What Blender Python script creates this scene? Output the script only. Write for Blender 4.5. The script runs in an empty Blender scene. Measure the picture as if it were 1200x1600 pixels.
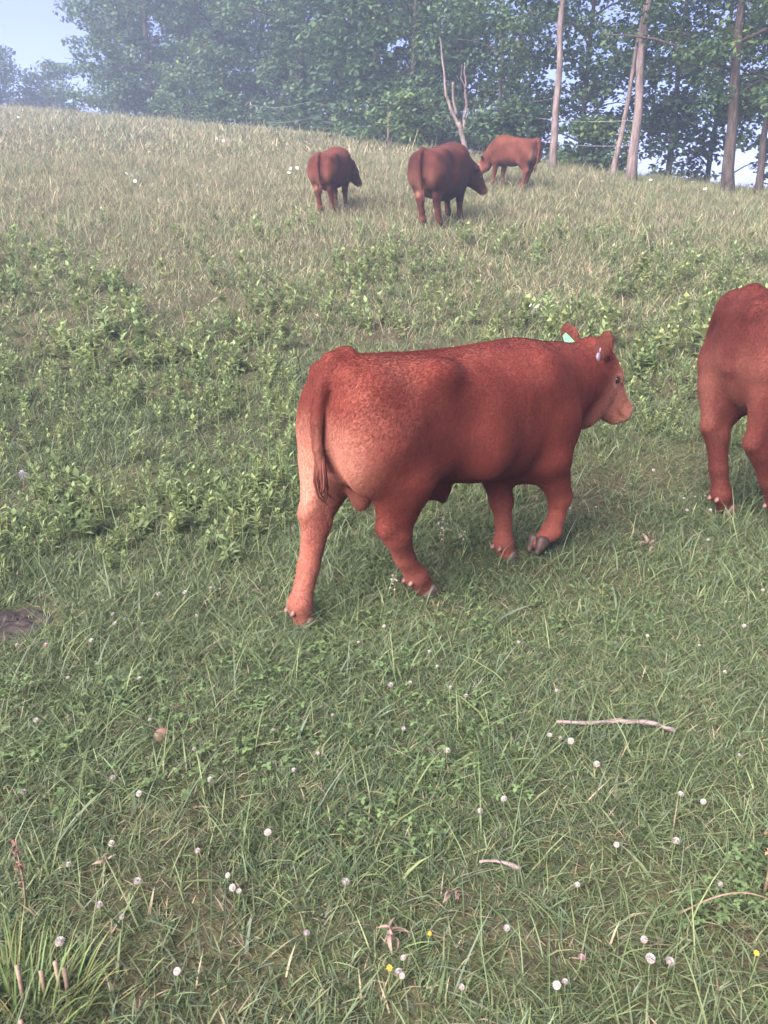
import bpy, math, random
import numpy as np
from mathutils import Vector, Matrix, Euler

# ------------------------------------------------------------------ camera, sky, sun, exposure
scene = bpy.context.scene
COL = scene.collection
rad = math.radians
PITCH = rad(17.0); FPX = 1200.0; CAMZ = 1.5
cam_d = bpy.data.cameras.new('camera'); cam = bpy.data.objects.new('camera', cam_d); COL.objects.link(cam)
cam.location = (0, 0, CAMZ); cam.rotation_euler = (rad(90) - PITCH, 0, 0)
cam_d.sensor_fit = 'VERTICAL'; cam_d.sensor_height = 36.0; cam_d.lens = 36.0 * FPX / 1600.0
cam_d.clip_start = 0.05; cam_d.clip_end = 2000
cam_d.dof.use_dof = True; cam_d.dof.focus_distance = 3.6; cam_d.dof.aperture_fstop = 8.0
scene.camera = cam

SUN_EL = 38.0
SUN_AZ = 222.0          # compass bearing of the sun, clockwise from +Y: behind the camera on its left
world = bpy.data.worlds.new('World'); scene.world = world; world.use_nodes = True
wn = world.node_tree.nodes; wl = world.node_tree.links
bg = wn['Background']
sky = wn.new('ShaderNodeTexSky'); sky.sky_type = 'NISHITA'; sky.sun_disc = False
sky.sun_elevation = rad(SUN_EL); sky.sun_rotation = rad(SUN_AZ)
sky.air_density = 1.0; sky.dust_density = 1.0; sky.ozone_density = 2.6
tint = wn.new('ShaderNodeMix'); tint.data_type = 'RGBA'; tint.blend_type = 'MULTIPLY'; tint.inputs[0].default_value = 1.0
tint.inputs[7].default_value = (.84, .67, .94, 1)      # thin evening veil: the whole sky a little lavender
wl.new(sky.outputs[0], tint.inputs[6]); wl.new(tint.outputs[2], bg.inputs[0]); bg.inputs[1].default_value = 0.05

sun_d = bpy.data.lights.new('sun', 'SUN'); sun = bpy.data.objects.new('sun', sun_d); COL.objects.link(sun)
sun_d.energy = 4.2; sun_d.angle = rad(60); sun_d.color = (1.0, 0.89, 0.82)
_sd = Vector((math.sin(rad(SUN_AZ)) * math.cos(rad(SUN_EL)), math.cos(rad(SUN_AZ)) * math.cos(rad(SUN_EL)), math.sin(rad(SUN_EL))))
sun.rotation_euler = _sd.to_track_quat('Z', 'Y').to_euler(); sun.location = (-8, -6, 12)

scene.view_settings.view_transform = 'Standard'; scene.view_settings.look = 'None'
scene.view_settings.gamma = 1.0; scene.view_settings.use_curve_mapping = False
scene.view_settings.exposure = 2.62
scene.render.engine = 'CYCLES'
cy = scene.cycles
cy.use_denoising = True
try: cy.denoiser = 'OPENIMAGEDENOISE'
except Exception: pass
cy.max_bounces = 6; cy.diffuse_bounces = 3; cy.glossy_bounces = 2; cy.transmission_bounces = 3
cy.volume_bounces = 1; cy.transparent_max_bounces = 8; cy.caustics_reflective = False; cy.caustics_refractive = False

rng = np.random.default_rng(7); random.seed(7)

# ------------------------------------------------------------------ helpers
def pix_ray(u, v):
    c, s = math.cos(PITCH), math.sin(PITCH)
    dx = (u - 600) / FPX; dy = (800 - v) / FPX
    return np.array([dx, c + s * dy, -s + c * dy])

def vnoise(x, y, seed=0):
    x = np.asarray(x, float); y = np.asarray(y, float)
    xi = np.floor(x).astype(np.int64); yi = np.floor(y).astype(np.int64)
    fx = x - xi; fy = y - yi; fx = fx * fx * (3 - 2 * fx); fy = fy * fy * (3 - 2 * fy)
    def h(a, b):
        n = (a * 374761393 + b * 668265263 + seed * 2147483647 * 31) & 0x7fffffff
        n = ((n ^ (n >> 13)) * 1274126177) & 0x7fffffff
        return ((n ^ (n >> 16)) & 0xffff) / 65535.0
    return (h(xi, yi) * (1 - fx) + h(xi + 1, yi) * fx) * (1 - fy) + (h(xi, yi + 1) * (1 - fx) + h(xi + 1, yi + 1) * fx) * fy
def fbm(x, y, seed=0, o=3):
    s = 0; a = 0.5; t = 0
    for i in range(o):
        s = s + a * vnoise(np.asarray(x) * 2 ** i, np.asarray(y) * 2 ** i, seed + i); t += a; a *= .5
    return s / t

def mesh(name, verts, faces, mat=None, parent=None, cols=None, smooth=True, kind=None, loc=None):
    """faces: list of int arrays (n,3) or (n,4); one mesh object"""
    me = bpy.data.meshes.new(name)
    verts = np.asarray(verts, np.float32); me.vertices.add(len(verts)); me.vertices.foreach_set('co', verts.ravel())
    fs = [np.asarray(f, np.int32) for f in faces if len(f)]
    nl = sum(f.size for f in fs); nf = sum(len(f) for f in fs)
    me.loops.add(nl); me.polygons.add(nf)
    me.loops.foreach_set('vertex_index', np.concatenate([f.ravel() for f in fs]))
    st = []; tot = []; o = 0
    for f in fs:
        k = f.shape[1]; st.append(o + np.arange(len(f)) * k); tot.append(np.full(len(f), k)); o += f.size
    me.polygons.foreach_set('loop_start', np.concatenate(st).astype(np.int32))
    me.polygons.foreach_set('loop_total', np.concatenate(tot).astype(np.int32))
    me.polygons.foreach_set('use_smooth', np.full(nf, smooth))
    if cols is not None:
        a = me.color_attributes.new('Col', 'FLOAT_COLOR', 'POINT')
        c = np.ones((len(verts), 4), np.float32); c[:, :3] = cols; a.data.foreach_set('color', c.ravel())
    me.update(calc_edges=True); me.validate()
    if mat: me.materials.append(mat)
    o = bpy.data.objects.new(name, me); COL.objects.link(o)
    if parent: o.parent = parent
    if kind: o['kind'] = kind
    if loc is not None: o.location = loc
    return o
def inst(name, me, parent=None, loc=(0, 0, 0), rot=(0, 0, 0), sc=(1, 1, 1)):
    o = bpy.data.objects.new(name, me); COL.objects.link(o); o.parent = parent
    o.location = loc; o.rotation_euler = rot
    o.scale = sc if hasattr(sc, '__len__') else (sc, sc, sc)
    return o
def tag(o, label, cat, group=None):
    o['label'] = label; o['category'] = cat
    if group: o['group'] = group
    return o
def thing(name, label, cat, loc=(0, 0, 0), rz=0.0, group=None):
    o = bpy.data.objects.new(name, None); COL.objects.link(o); o.empty_display_size = .1
    o.location = loc; o.rotation_euler = (0, 0, rz)
    return tag(o, label, cat, group)

def tube(pts, radii, nside=8, cap=True):
    pts = np.asarray(pts, float); n = len(pts); radii = np.asarray(radii, float)
    tan = np.gradient(pts, axis=0); tan /= np.linalg.norm(tan, axis=1)[:, None] + 1e-9
    ref = np.array([0, 0, 1.]) if abs(tan[0][2]) < .9 else np.array([1., 0, 0])
    V = []
    a = np.linspace(0, 2 * math.pi, nside, endpoint=False)
    for i in range(n):
        s = np.cross(tan[i], ref); s /= np.linalg.norm(s) + 1e-9; t = np.cross(s, tan[i]); ref = t if i >= 0 else ref
        V.append(pts[i] + radii[i] * (np.cos(a)[:, None] * s + np.sin(a)[:, None] * t)); ref = t
    V = np.concatenate(V); F = []
    for i in range(n - 1):
        for j in range(nside):
            k = (j + 1) % nside
            F.append((i * nside + j, i * nside + k, (i + 1) * nside + k, (i + 1) * nside + j))
    T = []
    if cap:
        V = np.concatenate([V, pts[:1], pts[-1:]]); c0 = n * nside; c1 = c0 + 1
        for j in range(nside):
            k = (j + 1) % nside; T.append((c0, k, j)); T.append((c1, (n - 1) * nside + j, (n - 1) * nside + k))
    return V, np.array(F), np.array(T).reshape(-1, 3)
def join(parts):
    V = []; Q = []; T = []; o = 0
    for v, q, t in parts:
        V.append(v)
        if len(q): Q.append(np.asarray(q) + o)
        if len(t): T.append(np.asarray(t) + o)
        o += len(v)
    return np.concatenate(V), [np.concatenate(Q) if Q else np.zeros((0, 4), int), np.concatenate(T) if T else np.zeros((0, 3), int)]

# ------------------------------------------------------------------ materials
def new_mat(name, rough=.6, spec=.3):
    m = bpy.data.materials.new(name); m.use_nodes = True
    b = m.node_tree.nodes['Principled BSDF']; b.inputs['Roughness'].default_value = rough
    b.inputs['Specular IOR Level'].default_value = spec
    return m, m.node_tree.nodes, m.node_tree.links, b
def noise(n, l, scale, detail=4, coord='Object', rough=.55, stretch=None):
    tc = n.new('ShaderNodeTexCoord'); t = n.new('ShaderNodeTexNoise')
    t.inputs['Scale'].default_value = scale; t.inputs['Detail'].default_value = detail; t.inputs['Roughness'].default_value = rough
    if stretch:
        mp = n.new('ShaderNodeMapping'); mp.inputs['Scale'].default_value = stretch
        l.new(tc.outputs[coord], mp.inputs[0]); l.new(mp.outputs[0], t.inputs[0])
    else: l.new(tc.outputs[coord], t.inputs[0])
    return t.outputs[0]
def ramp(n, l, src, stops):
    r = n.new('ShaderNodeValToRGB'); el = r.color_ramp.elements
    while len(el) < len(stops): el.new(.5)
    for e, (p, c) in zip(el, stops): e.position = p; e.color = (*c, 1)
    l.new(src, r.inputs[0]); return r.outputs[0]
def mixc(n, l, a, b, fac, mode='MIX'):
    m = n.new('ShaderNodeMix'); m.data_type = 'RGBA'; m.blend_type = mode
    for s, v in ((m.inputs[6], a), (m.inputs[7], b), (m.inputs[0], fac)):
        if hasattr(v, 'is_linked') or hasattr(v, 'links'): l.new(v, s)
        else: s.default_value = (*v, 1) if hasattr(v, '__len__') else v
    return m.outputs[2]
def bump(n, l, b, src, dist, strength=1.0):
    k = n.new('ShaderNodeBump'); k.inputs['Distance'].default_value = dist; k.inputs['Strength'].default_value = strength
    l.new(src, k.inputs['Height']); l.new(k.outputs[0], b.inputs['Normal'])
def noisy_mat(name, stops, scale=20, rough=.8, bumpd=.004, detail=5, spec=.2, stretch=None):
    m, n, l, b = new_mat(name, rough, spec)
    s = noise(n, l, scale, detail, stretch=stretch); l.new(ramp(n, l, s, stops), b.inputs['Base Color'])
    if bumpd: bump(n, l, b, s, bumpd)
    return m
def leafy_mat(name, trans=.3, rough=.55, spec=.25):
    m, n, l, b = new_mat(name, rough, spec)
    at = n.new('ShaderNodeAttribute'); at.attribute_name = 'Col'
    l.new(at.outputs[0], b.inputs['Base Color'])
    tr = n.new('ShaderNodeBsdfTranslucent'); l.new(at.outputs[0], tr.inputs[0])
    mx = n.new('ShaderNodeMixShader'); mx.inputs[0].default_value = trans
    l.new(b.outputs[0], mx.inputs[1]); l.new(tr.outputs[0], mx.inputs[2])
    l.new(mx.outputs[0], n['Material Output'].inputs[0])
    return m
M_GRASS = leafy_mat('grass_blade', .3)
M_LEAF = leafy_mat('tree_leaf', .35, .5)
M_WEED = leafy_mat('weed_leaf', .35, .8, .1)

# ------------------------------------------------------------------ terrain
_U = [0, 250, 500, 600, 860, 1000, 1200]; _V = [168, 190, 215, 232, 265, 285, 312]; _YC = [44, 38, 30, 26, 22, 21, 19]
_T = []; _E = []
for u, v in zip(_U, _V):
    r = pix_ray(u, v); _T.append(r[0] / r[1]); _E.append(r[2] / r[1])
_td = np.linspace(-.9, .9, 361)
def _sm(tab):
    y = np.interp(_td, _T, tab); k = np.exp(-np.linspace(-2, 2, 31) ** 2); k /= k.sum()
    return np.convolve(np.pad(y, 15, mode='edge'), k, 'valid')
_Es = _sm(_E); _Ys = _sm(_YC)
def hill(x, y):
    x = np.asarray(x, float); y = np.asarray(y, float)
    t = np.clip(x / np.maximum(y, .5), -.85, .85)
    yc = np.interp(t, _td, _Ys); e = np.interp(t, _td, _Es); hc = CAMZ + e * yc
    S = .03 + (hc - .03 * yc) / (yc - 5)
    q = np.clip((y - 2) / 6, 0, 1)
    h = .03 * y + (S - .03) * (6 * (q ** 3 - q ** 4 / 2) + np.maximum(y - 8, 0))
    d = np.maximum(y - yc, 0); R = 6.0; dd = np.minimum(d, R)
    return h - (S + .15) * (dd * dd / (2 * R) + np.maximum(d - R, 0))
def hgt(x, y):
    b = (fbm(np.asarray(x) * 1.7 + 50, np.asarray(y) * 1.7 + 50, 3) - .5) * .07
    c = (fbm(np.asarray(x) * 7 + 9, np.asarray(y) * 7, 8, 2) - .5) * .022
    far = np.clip(np.asarray(y) / 12, .0, 1.5)
    return hill(x, y) + b * (.5 + far) + c
def ground_at(u, v, ymax=60):
    r = pix_ray(u, v); ys = np.linspace(.5, ymax, 8000); s = ys / r[1]
    P = np.array([0, 0, CAMZ]) + np.outer(s, r)
    k = np.where(P[:, 2] < hill(P[:, 0], P[:, 1]))[0]
    if not len(k): return None
    p = P[k[0]]; p[2] = float(hgt(p[0], p[1])); return p
def at_depth(u, v, y):
    r = pix_ray(u, v); return np.array([0, 0, CAMZ]) + r * (y / r[1])

def graded(segs):
    out = [segs[0][0]]
    for a, b, st in segs:
        n = max(1, round((b - a) / st)); out += list(np.linspace(a, b, n + 1)[1:])
    return np.array(out)
gy = graded([(-40, -2, 4), (-2, .6, .3), (.6, 7, .07), (7, 14, .2), (14, 50, .5), (50, 150, 5)])
gxp = graded([(0, 4, .07), (4, 10, .25), (10, 30, .7), (30, 110, 5)])
gx = np.concatenate([-gxp[:0:-1], gxp])
X, Y = np.meshgrid(gx, gy, indexing='ij'); Z = hgt(X, Y)
nv = np.stack([X.ravel(), Y.ravel(), Z.ravel()], 1); ny_ = len(gy)
ii, jj = np.meshgrid(np.arange(len(gx) - 1), np.arange(ny_ - 1), indexing='ij')
a = (ii * ny_ + jj).ravel()
m, n, l, b = new_mat('pasture_soil', .95, .1)
s1 = noise(n, l, 1.3, 5); s2 = noise(n, l, 22, 6); s3 = noise(n, l, 160, 3)
c1 = ramp(n, l, s1, [(.36, (.05, .042, .03)), (.5, (.042, .05, .025)), (.66, (.055, .066, .03))])
c2 = ramp(n, l, s2, [(.35, (.05, .04, .028)), (.55, (.10, .085, .05)), (.72, (.17, .13, .085))])
cc = mixc(n, l, c1, c2, .35); cc = mixc(n, l, cc, ramp(n, l, s3, [(.3, (.45, .45, .45)), (.7, (1.25, 1.2, 1.1))]), .8, 'MULTIPLY')
l.new(cc, b.inputs['Base Color']); bump(n, l, b, s2, .03)
terrain = mesh('ground', nv, [np.stack([a, a + ny_, a + ny_ + 1, a + 1], 1)], m, kind='structure')

# ------------------------------------------------------------------ trees
def leaf_cloud(cent, rad_, per, size, col, colvar, seed, flat=.55, tilt=.7):
    """cent (n,3) clump centres, rad_ (n,), leaves as folded rhombi"""
    r = np.random.default_rng(seed)
    n = len(cent) * per
    c = np.repeat(cent, per, 0); R = np.repeat(rad_, per)
    d = r.normal(size=(n, 3)); d /= np.linalg.norm(d, axis=1)[:, None]
    d *= (r.random(n) ** .45)[:, None]; d[:, 2] *= flat
    p = c + d * R[:, None]
    nrm = np.stack([r.normal(size=n) * tilt, r.normal(size=n) * tilt, np.ones(n)], 1); nrm += d * .6
    nrm /= np.linalg.norm(nrm, axis=1)[:, None]
    ax = r.normal(size=(n, 3)); ax -= nrm * (ax * nrm).sum(1)[:, None]; ax /= np.linalg.norm(ax, axis=1)[:, None]
    bx = np.cross(nrm, ax)
    L = size * r.uniform(.65, 1.35, n)[:, None]; W = L * r.uniform(.45, .7, (n, 1))
    V = np.stack([p - ax * L * .5, p + bx * W * .5 - nrm * W * .12 + ax * L * .05, p + ax * L * .5 - nrm * L * .15, p - bx * W * .5 - nrm * W * .12 + ax * L * .05], 1)
    clump = np.repeat(r.normal(size=len(cent)), per)
    base = np.asarray(col)[None] * (1 + .22 * clump[:, None] * np.array([1, .9, .8]) + colvar * r.normal(size=(n, 1)))
    yel = np.clip(r.normal(size=(n, 1)) * .5 + clump[:, None] * .3, -1, 1)
    base = base * (1 + yel * np.array([.25, .08, -.15])); base = np.clip(base, .008, .3)
    C = np.repeat(base, 4, 0)
    i = np.arange(n) * 4
    T = np.concatenate([np.stack([i, i + 1, i + 2], 1), np.stack([i, i + 2, i + 3], 1)])
    return V.reshape(-1, 3), T, C

M_BARK = noisy_mat('pale_bark', [(.3, (.05, .04, .037)), (.5, (.105, .082, .076)), (.7, (.17, .135, .125))], 9, .9, .02, stretch=(2, 2, .35))
M_BARKD = noisy_mat('dark_bark', [(.3, (.02, .016, .014)), (.5, (.045, .035, .03)), (.7, (.08, .062, .052))], 9, .9, .02, stretch=(2, 2, .35))
M_DEAD = noisy_mat('dead_wood', [(.3, (.06, .046, .042)), (.5, (.115, .09, .083)), (.75, (.18, .145, .135))], 8, .85, .015, stretch=(2, 2, .3))

def bent(p0, p1, n, wob, seed, sag=0):
    r = np.random.default_rng(seed); t = np.linspace(0, 1, n)[:, None]
    p = np.asarray(p0) * (1 - t) + np.asarray(p1) * t
    w = np.cumsum(r.normal(size=(n, 3)) * wob, 0); w -= w[0] + (w[-1] - w[0]) * t
    p = p + w * np.array([1, 1, .3]); p[:, 2] += sag * np.sin(math.pi * t[:, 0]); return p

def make_tree(label, base, height, r0, top, crown_lo, crown_w, nclump, per, leaf, col, seed, bark=M_BARKD, nlimb=9,
              group=None, name='tree', flat=.5, clump_r=(.45, .9), crown_d=None, cat='tree', trunk_to=1.0):
    """base point; top = xy lean of the trunk top; crown from crown_lo (fraction of the height) up"""
    r = np.random.default_rng(seed)
    root = thing(name, label, cat, tuple(base), 0, group)
    tp = np.array([top[0], top[1], height * trunk_to])
    tr = bent((0, 0, -.4), tp, 12, height * .0035, seed)
    rr = r0 * (1.0 - .72 * np.linspace(0, 1, 12) ** 1.1); rr[0] *= 1.5; rr[1] *= 1.12
    parts = [tube(tr, rr, 10)]
    cents = []; cr = []
    cd = crown_d or crown_w
    for k in range(nlimb):
        f = crown_lo + (1 - crown_lo) * (k + r.random() * .8) / nlimb
        f = min(f, .96); i = f * 11; i0 = int(i); s = tr[i0] + (tr[min(i0 + 1, 11)] - tr[i0]) * (i - i0)
        ang = k * 2.4 + r.random(); ln = (.55 + .6 * r.random()) * (1.05 - .55 * max(0, f - .5) * 1.4)
        e = s + np.array([math.cos(ang) * crown_w * ln, math.sin(ang) * cd * ln, height * (.10 * r.random() + .02)])
        lp = bent(s, e, 6, .06 * crown_w * .35, seed * 31 + k, sag=height * .02)
        lr = np.linspace(max(.02, r0 * .34), .012, 6); parts.append(tube(lp, lr, 6))
    # clumps fill an irregular crown volume
    lobes = r.normal(size=(7, 3)) * np.array([.5, .5, .3])
    while len(cents) < nclump:
        z = r.random(); ang = r.random() * 2 * math.pi; rr_ = r.random() ** .55
        prof = (math.sin(math.pi * min(1, .12 + z * .86)) ** .6) * (1 + .28 * math.sin(3 * ang + seed) + .2 * math.sin(5 * ang + z * 7 + seed))
        c = np.array([math.cos(ang) * crown_w * rr_ * prof + top[0] * z, math.sin(ang) * cd * rr_ * prof + top[1] * z, height * (crown_lo + (1.03 - crown_lo) * z)])
        cents.append(c); cr.append(r.uniform(*clump_r))
    v, q = join(parts)
    mesh('trunk', v, q, bark, root)
    if nclump:
        V, T, C = leaf_cloud(np.array(cents), np.array(cr), per, leaf, col, .18, seed + 5, flat)
        mesh('crown', V, [T], M_LEAF, root, C, smooth=False)
    return root
def on_ground(u, d):
    r = pix_ray(u, 250); x = r[0] / r[1] * d; return np.array([x, d, float(hill(x, d))])
ORD = ['first', 'second', 'third', 'fourth', 'fifth', 'sixth', 'seventh', 'eighth', 'ninth', 'tenth', 'eleventh', 'twelfth', 'thirteenth', 'fourteenth', 'fifteenth', 'sixteenth']
G1 = (.055, .098, .042); G2 = (.066, .112, .045); G3 = (.047, .085, .042)

# trees with trunks that show, right half of the wood edge
make_tree('tall tree with thick straight pale trunk at right of the wood edge', on_ground(988, 20.9), 11, .115, (.15, .3), .30, 2.3, 46, 110, .13, G2, 11, M_BARK, 10, flat=.45)
make_tree('tree with pale upright trunk behind the grazing tan cow, left of thickest trunk', on_ground(863, 22.3), 10, .095, (.05, .2), .33, 2.0, 36, 110, .13, G2, 12, M_BARK, 9)
make_tree('slender leaning tree just left of the thick pale trunk', on_ground(957, 21.8), 7.6, .07, (1.0, .2), .55, 1.3, 14, 90, .12, G2, 13, M_BARK, 6)
make_tree('dark trunked tree near the right edge with drooping leafy boughs', on_ground(1146, 19.8), 10, .13, (-.2, .4), .19, 2.9, 115, 120, .13, G2, 14, M_BARKD, 12, flat=.4)
make_tree('thin dark tree beside the dark trunk, at the right edge of the photo', on_ground(1192, 19.9), 9, .08, (.3, .2), .17, 2.0, 44, 110, .13, G2, 15, M_BARKD, 9)
make_tree('slim brown sapling with dark leaves between dead snag and tan cow', on_ground(776, 25.5), 6.5, .07, (.1, .1), .33, 1.5, 30, 110, .13, G3, 16, M_BARKD, 7)
# second row behind, right half
for k, (u, d, w, lo) in enumerate([(640, 30, 2.6, .10), (715, 31, 2.5, .12), (800, 30, 2.3, .10), (905, 28, 2.3, .07), (1045, 27, 2.4, .07), (1110, 29, 2.4, .14), (1260, 25, 2.6, .1)]):
    pos = ['left of the dead snag', 'behind the dead snag', 'behind the tan cow', 'between the two tall pale trunks', 'right of the thick pale trunk', 'left of the dark trunk', 'beyond the right edge trunks'][k]
    make_tree('leafy green tree of the second row, ' + pos, on_ground(u, d), 9.5 + k % 3, .10, (.2, 0), (lo * .4 if u < 850 else lo * .7), w, (110, 85, 95, 100, 100, 105, 100)[k], 105, .19, (G1, G3, G2)[k % 3], 30 + k, M_BARKD, 10, 'trees of the wood edge', clump_r=(.5, 1.0))
# long left row, fading into the air
ul = [585, 530, 470, 410, 350, 290, 240, 192]
for k, u in enumerate(ul):
    d = np.interp(u, [100, 300, 600], [53, 46, 33]) + (k % 2) * 2.2
    make_tree('hazy dark green tree of the left wood edge, %s from the sky gap' % ORD[len(ul) - 1 - k], on_ground(u, d), 11 + 3 * ((k * 7) % 5) / 5 + (0 if u > 150 else 1.5), .2, (.3, 0), .03,
              3.1, 130, 95, .25, (G3, G1, G3)[k % 3], 50 + k, M_BARKD, 11, 'trees of the left wood edge', clump_r=(.6, 1.2))
for k, (u, d, h, w) in enumerate([(-60, 60, 8.6, 3.3), (10, 62, 8.9, 3.0), (62, 66, 8.0, 2.6), (100, 64, 9.4, 2.6), (-130, 58, 10, 3.4)]):
    make_tree(['far bluish tree at the left edge under the open sky', 'far bluish round tree under the open sky at upper left', 'lowest far bluish tree under the gap of sky', 'far bluish tree right under the corner of open sky', 'far bluish tree beyond the left edge'][k],
              on_ground(u, d), h, .2, (.2, 0), .0, w, 90, 105, .26, G1, 80 + k, M_BARKD, 8, clump_r=(.6, 1.2))
# a third row so that the wood has depth
for k, (u, d) in enumerate([(560, 42), (440, 50), (320, 56), (200, 60), (680, 38)]):
    make_tree('tall dark tree deep in the wood, %s from the right' % ORD[[1, 2, 3, 4, 0][k]], on_ground(u, d), 14, .2, (0, 0), .05, 3.6, 110, 100, .26, G3, 95 + k, M_BARKD, 8, 'trees deep in the wood', clump_r=(.7, 1.3))
# shrubs along the wood edge
for k, (u, d, h, w) in enumerate([(300, 42, 2.6, 2.2), (345, 40, 1.9, 1.5), (640, 27.5, 1.6, 1.5), (800, 24.5, 1.5, 1.5), (690, 28, 2.0, 1.4), (925, 23.5, 1.2, 1.1)]):
    make_tree(['round dark shrub at the wood edge below a bare reddish tree', 'small rounded shrub just right of the round dark shrub', 'low leafy shrub behind the dark cow', 'bright green shrub behind the tan cow', 'leafy shrub at the foot of the dead snag', 'low shrub between the two tall pale trunks'][k],
              on_ground(u, d), h, .04, (0, 0), .05, w, 34, 90, .15, (G3, G1, G2)[k % 3], 110 + k, M_BARKD, 6, name='shrub', clump_r=(.3, .6), cat='shrub')

def dead_tree(label, base, chains, seed, mat=M_DEAD):
    root = thing('dead_tree', label, 'dead tree', tuple(base)); parts = []; chains = [(p_, [q_ * .58 for q_ in r_]) for p_, r_ in chains]
    for i, (pts, ra) in enumerate(chains):
        p = []
        for a_, b_ in zip(pts[:-1], pts[1:]):
            s = bent(a_, b_, 5, .02, seed + i); p += list(s[:-1])
        p.append(pts[-1]); p = np.array(p, float); parts.append(tube(p, np.interp(np.linspace(0, 1, len(p)), np.linspace(0, 1, len(ra)), ra), 8))
    v, q = join(parts[:1]); tr = mesh('trunk', v, q, mat, root)
    for pt in parts[1:]:
        v, q = join([pt]); mesh('branch', v, q, mat, root)
    return root
def lp(base, u, v, dy=0):     # a point near a base, given by where it shows
    return tuple(at_depth(u, v, base[1] + dy) - np.array(base))
bs = on_ground(727, 26.5)
dead_tree('pale broken dead tree with forked bare limbs behind the dark cow', bs, [
    ([(0, 0, -.3), lp(bs, 725, 222), lp(bs, 716, 192)], [.17, .15, .13]),
    ([lp(bs, 718, 200), lp(bs, 706, 175), lp(bs, 697, 150), lp(bs, 692, 100, .2), lp(bs, 687, 58, .3)], [.11, .09, .075, .05, .03]),
    ([lp(bs, 714, 180), lp(bs, 709, 158), lp(bs, 708, 128, -.1)], [.085, .075, .06]),
    ([lp(bs, 725, 205), lp(bs, 729, 165, .2), lp(bs, 728, 130, .3), lp(bs, 726, 98, .4)], [.10, .075, .05, .035]),
    ([lp(bs, 728, 140, .2), lp(bs, 720, 122, .2), lp(bs, 722, 100, .1)], [.035, .03, .015]),
    ([lp(bs, 704, 190), lp(bs, 700, 182), lp(bs, 696, 190)], [.04, .03, .02]),
    ([lp(bs, 728, 205), lp(bs, 745, 192, .1), lp(bs, 765, 183, .2), lp(bs, 785, 176, .3)], [.04, .032, .026, .012])], 5)
br = on_ground(347, 43.5)
dead_tree('bare reddish dead tree with spreading branches deep in the left wood', br, [
    ([(0, 0, -.3), lp(br, 347, 150), lp(br, 346, 110)], [.2, .17, .14]),
    ([lp(br, 346, 115), lp(br, 338, 85), lp(br, 322, 62, -.6)], [.12, .09, .04]),
    ([lp(br, 346, 110), lp(br, 348, 80, -.4), lp(br, 352, 55, -.6)], [.12, .08, .04]),
    ([lp(br, 338, 85), lp(br, 318, 72), lp(br, 300, 66, -.8)], [.07, .05, .03])], 6,
    noisy_mat('reddish_dead_wood', [(.3, (.13, .075, .055)), (.7, (.26, .16, .12))], 8, .9, .01))

# ------------------------------------------------------------------ wire fence along the wood edge
M_WIRE = noisy_mat('fence_wire', [(.3, (.12, .12, .125)), (.7, (.24, .24, .25))], 30, .45, 0, spec=.5)
M_POST = noisy_mat('fence_post_wood', [(.3, (.10, .065, .045)), (.7, (.22, .15, .11))], 25, .9, .006, stretch=(2, 2, .3))
fa = on_ground(985, 21.2); fb = on_ground(395, 38)
fence = thing('wire_fence', 'two strand wire fence running along the foot of the wood', 'fence', tuple(fa))
NP = 5
fx = [fa + (fb - fa) * t for t in np.linspace(0, 1, NP)]
for p in fx: p[2] = float(hill(p[0], p[1]))
for hh in (1.38, .80):
    pts = []
    for p, q in zip(fx[:-1], fx[1:]):
        for t in np.linspace(0, 1, 9)[:-1]:
            c = p + (q - p) * t - fa; c[2] += hh - .16 * math.sin(math.pi * t); pts.append(c)
    pts.append(fx[-1] - fa + np.array([0, 0, hh]))
    v, q = join([tube(pts, np.full(len(pts), .0055), 5)]); mesh('wire', v, q, M_WIRE, fence)
for i, p in enumerate(fx):
    if i in (0, 1, 3): continue
    v, q = join([tube(np.array([[0, 0, -.4], [0, .02, .5], [.01, .03, 1.5]]), [.03, .03, .028], 8)])
    o = mesh('post', v, q, M_POST, fence, loc=tuple(p - fa))

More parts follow.
